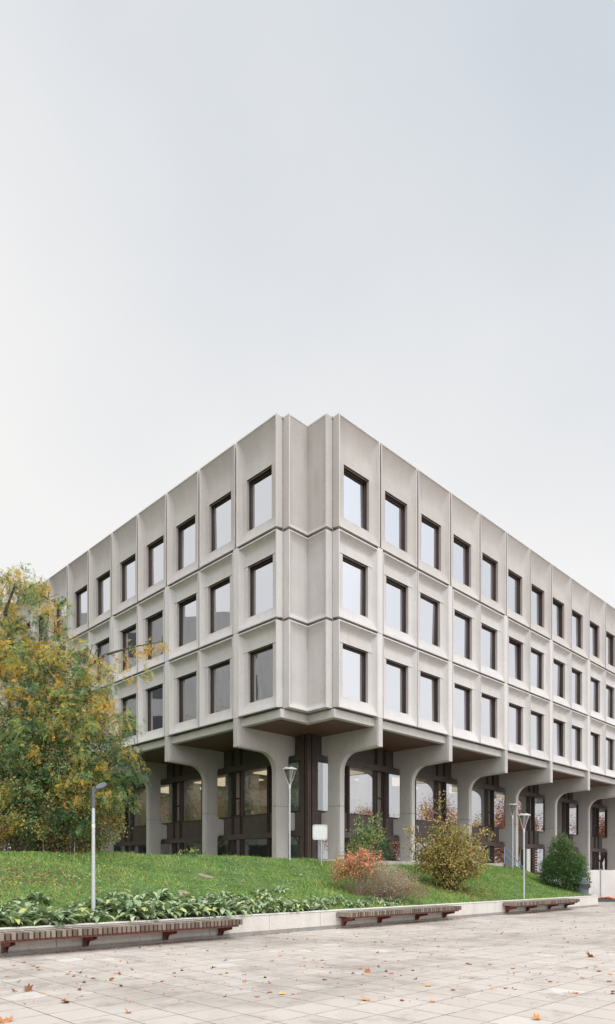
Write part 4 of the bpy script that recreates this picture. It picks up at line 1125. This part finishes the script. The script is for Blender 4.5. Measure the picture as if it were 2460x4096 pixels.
foliage('crown', bl, 26000, M['robinia'], 0, 0, t, TB, clump=0.13, per=22, shell=0.5, bias=bias, frond=(10, 0.21, 0.052, 0.022), droop=0.55, cl_var=.42)
# the long thin yellow spray reaching in front of the windows
tw = [at(x, y, 20.2) for x, y in ((505,2590),(540,2580),(575,2590),(605,2575),(630,2592),(655,2570),(560,2630),(520,2650),(600,2650),(590,2700),(500,2700),(545,2720),(660,2560))]
foliage('branch_spray', [(p, np.array([.10,.12,.10])) for p in tw], 150, M['robinia'], 0, 0, t, TB, clump=0.07, per=5, shell=0.1, bias=[.38]*8+[.1]*5, frond=(10, 0.20, 0.055, 0.024), droop=1.2, cl_var=.1)
b = MB()
def limb(pts, r0, r1, n=8):
    pts = [np.array(p)-TB for p in pts]; k = len(pts); b.tube(pts, [r0+(r1-r0)*i/(k-1) for i in range(k)], n, False)
tb = TB + np.array([0,0,-0.2])
limb([tb, at(110,3250,21.8), at(140,3050,21.6), at(120,2850,21.5), at(60,2650,21.4), at(20,2450,21.3), at(60,2340,21.2)], .20, .03)
limb([at(140,3050,21.6), at(230,2900,21), at(300,2760,20.8), at(330,2680,20.7), at(420,2620,20.4), at(520,2590,20.2), at(655,2565,20.1)], .10, .008)
limb([at(120,2850,21.5), at(180,2700,21.0), at(240,2600,20.8), at(230,2440,20.7)], .09, .01)
limb([at(60,2650,21.4), at(-60,2500,21.4), at(-100,2400,21.4)], .08, .02)
limb([at(110,3250,21.8), at(250,3150,20.6), at(400,3080,20.2), at(530,3000,20.0)], .08, .008)
limb([at(140,3050,21.6), at(60,3000,20.6), at(-60,2900,20.4)], .08, .02)
for _ in range(90):
    i = rng.integers(0, len(bl)-3); c = bl[i][0]; u = rnd_dirs(1)[0]; R = bl[i][1][0]
    limb([c - u*R*.9 , c + rng.normal(size=3)*.1, c + u*R*.9], .014, .004, 4)
b.build('trunk', M['bark'], t, sm=60)

CB = at(250, 3410, 20.3)
t = empty('climbing_vine', tuple(CB), 0, label='tangle of dark climbing vine with cream seed heads hanging below the locust tree', cat='climber')
spec = [(90,3120,120,20.1),(250,3060,110,20.0),(330,3220,90,19.9),(150,3260,110,20.0),(120,2950,90,20.2),(60,2950,150,20.9),(220,2900,150,20.9),(330,2860,110,20.8),(120,3130,150,20.8),(280,3080,140,20.7),(400,3200,110,20.6),(60,3280,130,20.8),(200,3320,110,20.8),(330,3340,90,20.8),(430,3310,70,20.9),(150,2780,110,21),(-100,3100,200,21),(440,3000,70,20.6),(390,3380,50,20.9),(250,2700,80,21),(100,3360,90,21.2),(280,3370,80,21.2)]
bl2 = [(at(x, y, Z), np.array([r/FPX*Z]*3)*np.array([1,1,.95])) for x, y, r, Z in spec]
deep = [(at(x, y, 22.0), np.array([1.0,.5,.75])) for x, y in ((-60,3350),(40,3340),(140,3350),(240,3340),(330,3345),(60,3200),(180,3200),(300,3220),(-80,3200))]
foliage('leaves', bl2 + deep, 78000, M['clematis'], 0.075, 0.05, t, CB, clump=0.13, per=22, shell=0.3, droop=.5, cl_var=.3, bias=[-.05,0,0,.05,-.05,0,0,.1,-.1,0,.05,.1,.15,.15,.2,.1,0,-.1,.1,.1,.2,.2]+[.1]*9)
fb = [(at(x, y, 20.15), np.array([.10,.10,.08])) for x, y in ((95,3085),(160,3120),(235,3165),(215,3205),(210,3245),(290,3235),(190,3270),(240,3290),(30,3220),(20,3310),(60,3190),(270,3130),(430,3230),(55,2880+60),(120,2905),(350,2860),(380,3170),(90,3040),(320,3000),(20,3000),(150,3010),(300,2950),(400,2930))]
fb = [(q[0]+np.array([0,-.15,0]), q[1]*1.15) for q in fb] + [(at(rng.uniform(-20,330), rng.uniform(2820,3330), 20.0), np.array([.09,.09,.07])) for _ in range(26)]
foliage('seed_heads', fb, 5200, M['fluff'], 0.04, 0.016, t, CB, clump=0.045, per=20, shell=.1, droop=0, spread=1.5)
b = MB()
for _ in range(150):
    x = rng.uniform(-60, 330); p0 = at(x, 3428, 20.9+rng.normal()*.25); p1 = at(x+rng.normal()*35, rng.uniform(3080,3300), 20.8+rng.normal()*.3)
    mid = (p0+p1)/2 + rng.normal(size=3)*.12
    b.tube([p0-CB, mid-CB, p1-CB], [.010,.008,.005], 4, False)
b.build('stems', M['twig'], t, sm=60)
# wire fence below the vine
fx0, fx1, fy = -9.4, -6.6, 20.55
t = empty('wire_fence', (fx0, fy, 2.15), 0, label='low wire mesh fence with grey steel posts at the foot of the tree', cat='fence')
for x in (-0.9, 1.35, 2.3):
    b = MB(); b.tube([(x,0,-0.1),(x,0,0.62)], 0.022, 8); b.build('post', M['galv'], t)
b = MB(); b.tube([(1.0,0,0.55),(0.65,0.02,0.0)], 0.02, 8); b.build('brace', M['galv'], t)
b = MB()
for z in np.arange(0.05, 0.6, 0.1): b.tube([(-1.5,0,z),(2.7,0,z)], 0.0016, 3, False)
for x in np.arange(-1.5, 2.7, 0.15): b.tube([(x,0,0),(x,0,0.56)], 0.0016, 3, False)
b.build('wire_mesh', M['galv'], t)

# ------------------------------------------------------------------ fallen leaves
def maple_mesh(name, size, val, curl, seed):
    r = np.random.default_rng(seed); lobes = [(0,1),(22,.62),(42,.92),(64,.58),(88,.75),(118,.5),(150,.45)]
    pts = []; 
    for a, rr in lobes: pts.append((math.radians(90-a), rr*r.uniform(.9,1.1)))
    for a, rr in reversed(lobes[1:]): pts.append((math.radians(90+a), rr*r.uniform(.9,1.1)))
    vs = [(0,0,0)] + [(size*q*math.cos(a), size*q*math.sin(a), size*curl*(q**2)*(0.5+0.5*math.sin(a*2+seed))+size*0.05*r.normal()) for a, q in pts]
    n = len(pts); fs = [(0, 1+i, 1+(i+1)%n) for i in range(n)]
    me = bpy.data.meshes.new(name); me.from_pydata(vs, [], fs); me.materials.append(M['dryleaf'])
    a = me.attributes.new('rnd', 'FLOAT', 'FACE'); a.data.foreach_set('value', [float(val)]*n); return me
lm = [maple_mesh('fallen_leaf', 0.046*k, v, c, i) for i, (k, v, c) in enumerate([(1,.2,.8),(1.2,.45,.6),(.8,.7,.7),(1.1,.9,.3),(.9,.05,1.0),(.6,.5,.8),(1.3,.6,.5),(.7,.85,.4)])]
FG = 'fallen leaves scattered over the paving'
cnt = 0
while cnt < 250:
    Z = rng.uniform(8.4, 24)**1.0; X = rng.uniform(-.47, .47)*Z
    d = np.array([X, Z]) - O; s, w = float(d@dR), float(d@dL)
    if w > -4.05: continue
    if Z > 12 and rng.uniform() < 0.35: continue
    o = link('fallen_leaf', lm[cnt % 8], None, (X, Z, 0.004), rng.uniform(0, 6.28)); o.rotation_euler[0] = rng.normal()*.06
    tag(o, label='small curled brown or orange dry leaf lying on the plaza slabs', cat='leaf', group=FG); cnt += 1
def single(px, py, size, val, curl, rot, lab, h=0.0):
    Z = FPX*(EYE-h)/(py-HY); X = (px-1230)/FPX*Z
    o = link('fallen_leaf', maple_mesh('fallen_leaf', size, val, curl, int(px)), None, (X, Z, 0.01), 0); o.rotation_euler = rot
    tag(o, label=lab, cat='leaf', group='large single fallen leaves')
single(1470, 3892, 0.085, .50, .1, (math.radians(72), 0.2, 0.1), 'upright deep orange maple leaf standing on the paving right of centre')
single(1468, 4002, 0.10, .75, .5, (0.1, 0, 1.0), 'curled peach-coloured leaf on the paving below the upright maple leaf')
single(2368, 3828, 0.13, .6, .7, (0.3, 0.2, 2.0), 'orange curled leaf on the paving near the right edge')
single(2148, 4080, 0.075, .7, .8, (0.2, 0.1, .3), 'crumpled orange leaf on the paving at the bottom right')
single(1715, 3945, 0.085, .9, .2, (0.0, 0.05, .8), 'pale flat orange leaf on the stained slabs right of centre')
single(20, 4088, 0.12, .6, .8, (0.2, 0.1, .3), 'large red-brown leaf cut by the bottom left corner of the paving')
single(112, 3965, 0.09, .15, 1.0, (0.5, 0.1, .3), 'dark brown crumpled leaf on the left part of the paving')
single(265, 4012, 0.09, .25, .8, (0.3, 0.1, 2.3), 'brown leaf with long stalk on the lower left paving')
single(515, 4052, 0.065, .55, .6, (0.4, 0.1, 2.3), 'small red-orange leaf at the bottom between left and centre')
single(1130, 3978, 0.075, .95, .3, (0.1, 0.1, .3), 'yellow-orange leaf near the bottom centre of the paving')
# crumbs and drifts too many to count
n = 4200
Z = rng.uniform(8.2, 40, n); X = rng.uniform(-.48, .48, n)*Z
n2 = 8000; s2 = rng.uniform(-13.5, 15, n2); w2 = -4.0 - np.abs(rng.normal(size=n2))*0.16
xy2 = O + s2[:,None]*dR + w2[:,None]*dL
keep2 = (np.sin(s2*2.1)+np.sin(s2*0.7+1)+rng.normal(size=n2)*.6) > 0.1
xy = np.concatenate([np.column_stack([X, Z]), xy2[keep2]])
d = xy - O; w = d@dL; ok = w < -3.985; xy = xy[ok]; n = len(xy)
sz = rng.uniform(0.008, 0.026, n)*np.where(rng.uniform(size=n) > .9, 1.7, 1)
p = np.column_stack([xy, rng.uniform(0.004, 0.015, n)])
V = leaf_quads(p, unit(np.column_stack([rng.normal(size=(n,2)), rng.normal(size=n)*.25])), unit(np.column_stack([rng.normal(size=(n,2))*.5, np.ones(n)])), sz*1.5, sz)
V[:,:,2] = np.maximum(V[:,:,2], 0.003)
link('leaf_litter', quads_mesh('leaf_litter', V, rng.beta(1.6,2,n), M['dryleaf']), label='tiny crumbs of dry leaf strewn over the paving and drifted along the wall foot', cat='leaf litter', kind='stuff')
# litter on the bare patch of the bank and under the shrubs
n = 7600; k = rng.integers(0, 5, n)
cs = np.array([[-11.5,-0.7],[-11.5,-0.7],[6.2,-2.6],[-9,-3.5],[-1,-1.2]])[k]; sp = np.array([[1.9,.8],[1.9,.8],[1.3,.6],[4,.25],[9,1.8]])[k]
sw = cs + rng.normal(size=(n,2))*sp; sw = sw[(sw[:,1] > -3.7) & (sw[:,1] < 1.4)]; n = len(sw)
p = np.column_stack([O + sw[:,:1]*dR + sw[:,1:]*dL, lawn_h(sw[:,0], sw[:,1]) + rng.uniform(.02,.08,n)])
sz = rng.uniform(0.02, 0.05, n)
V = leaf_quads(p, unit(np.column_stack([rng.normal(size=(n,2)), rng.normal(size=n)*.3])), unit(np.column_stack([rng.normal(size=(n,2))*.5, np.ones(n)])), sz*1.4, sz)
link('bank_litter', quads_mesh('bank_litter', V, rng.beta(2,1.8,n), M['dryleaf']), label='brown leaf litter on the bare patch of the bank and under the shrubs', cat='leaf litter', kind='stuff')

# ------------------------------------------------------------------ surroundings mirrored in the windows (beside and behind the viewer)
def opposite():
    t = empty('concrete_block', (-33, 12, 0), 0, label='concrete office block across the plaza, off to the left of the view', cat='building')
    b = MB(); b.box(-9, 0, 0, 42, 0, 24); b.build('wall', M['far_conc'], t)
    for fl in range(6):
        for k in range(12):
            b = MB(); z = 2.2+fl*3.6; y = 1.0+k*3.4; b.box(-0.05, 0.03, y, y+1.7, z, z+2.1); b.build('window', M['far_glass'], t)
opposite()
def autumn(x, y, h, R, lab, mat='redtree'):
    base = np.array([x, y, 0.0]); t = empty('autumn_tree', (x, y, 0), 0, label=lab, cat='tree', group='autumn trees beyond the right end of the plaza')
    bl = [(base+np.array([rng.normal()*R*.4, rng.normal()*R*.4, h*.62+rng.normal()*h*.12]), np.array([R*.6,R*.6,h*.22])) for _ in range(6)]
    foliage('crown', bl, 12000, M[mat], 0.15, 0.11, t, base, .45, 14, .2)
    b = MB(); b.tube([(0,0,0),(0.1,0,h*.3),(0,0.1,h*.7)], [.2,.15,.04], 8, False)
    for q in bl: b.tube([(0,0,h*.3), tuple(q[0]-base)], [.09,.02], 5, False)
    b.build('trunk', M['bark'], t)
for i, (x, y, h, R) in enumerate(((42,36,9,3.2),(44,43,10,3.5),(40,49,8.5,3),(46,52,10.5,3.6),(43,60,9,3.4),(52,34,10,3.5),(48,66,10,3.5))):
    autumn(x, y, h, R, 'red-brown autumn tree standing off to the right of the plaza')
autumn(-24, 8, 12, 4.5, 'green-brown tree off to the left before the concrete block', 'clematis')
autumn(-23, 16, 11, 4.6, 'low green-brown tree off to the left of the plaza', 'clematis')
for y_ in (30, 37, 44): autumn(-25, y_, 12, 5.0, 'green-brown tree in the row before the concrete block on the left', 'clematis')
autumn(-25, 23, 12, 4.6, 'bushy green-brown tree off to the left beside the bank', 'clematis')
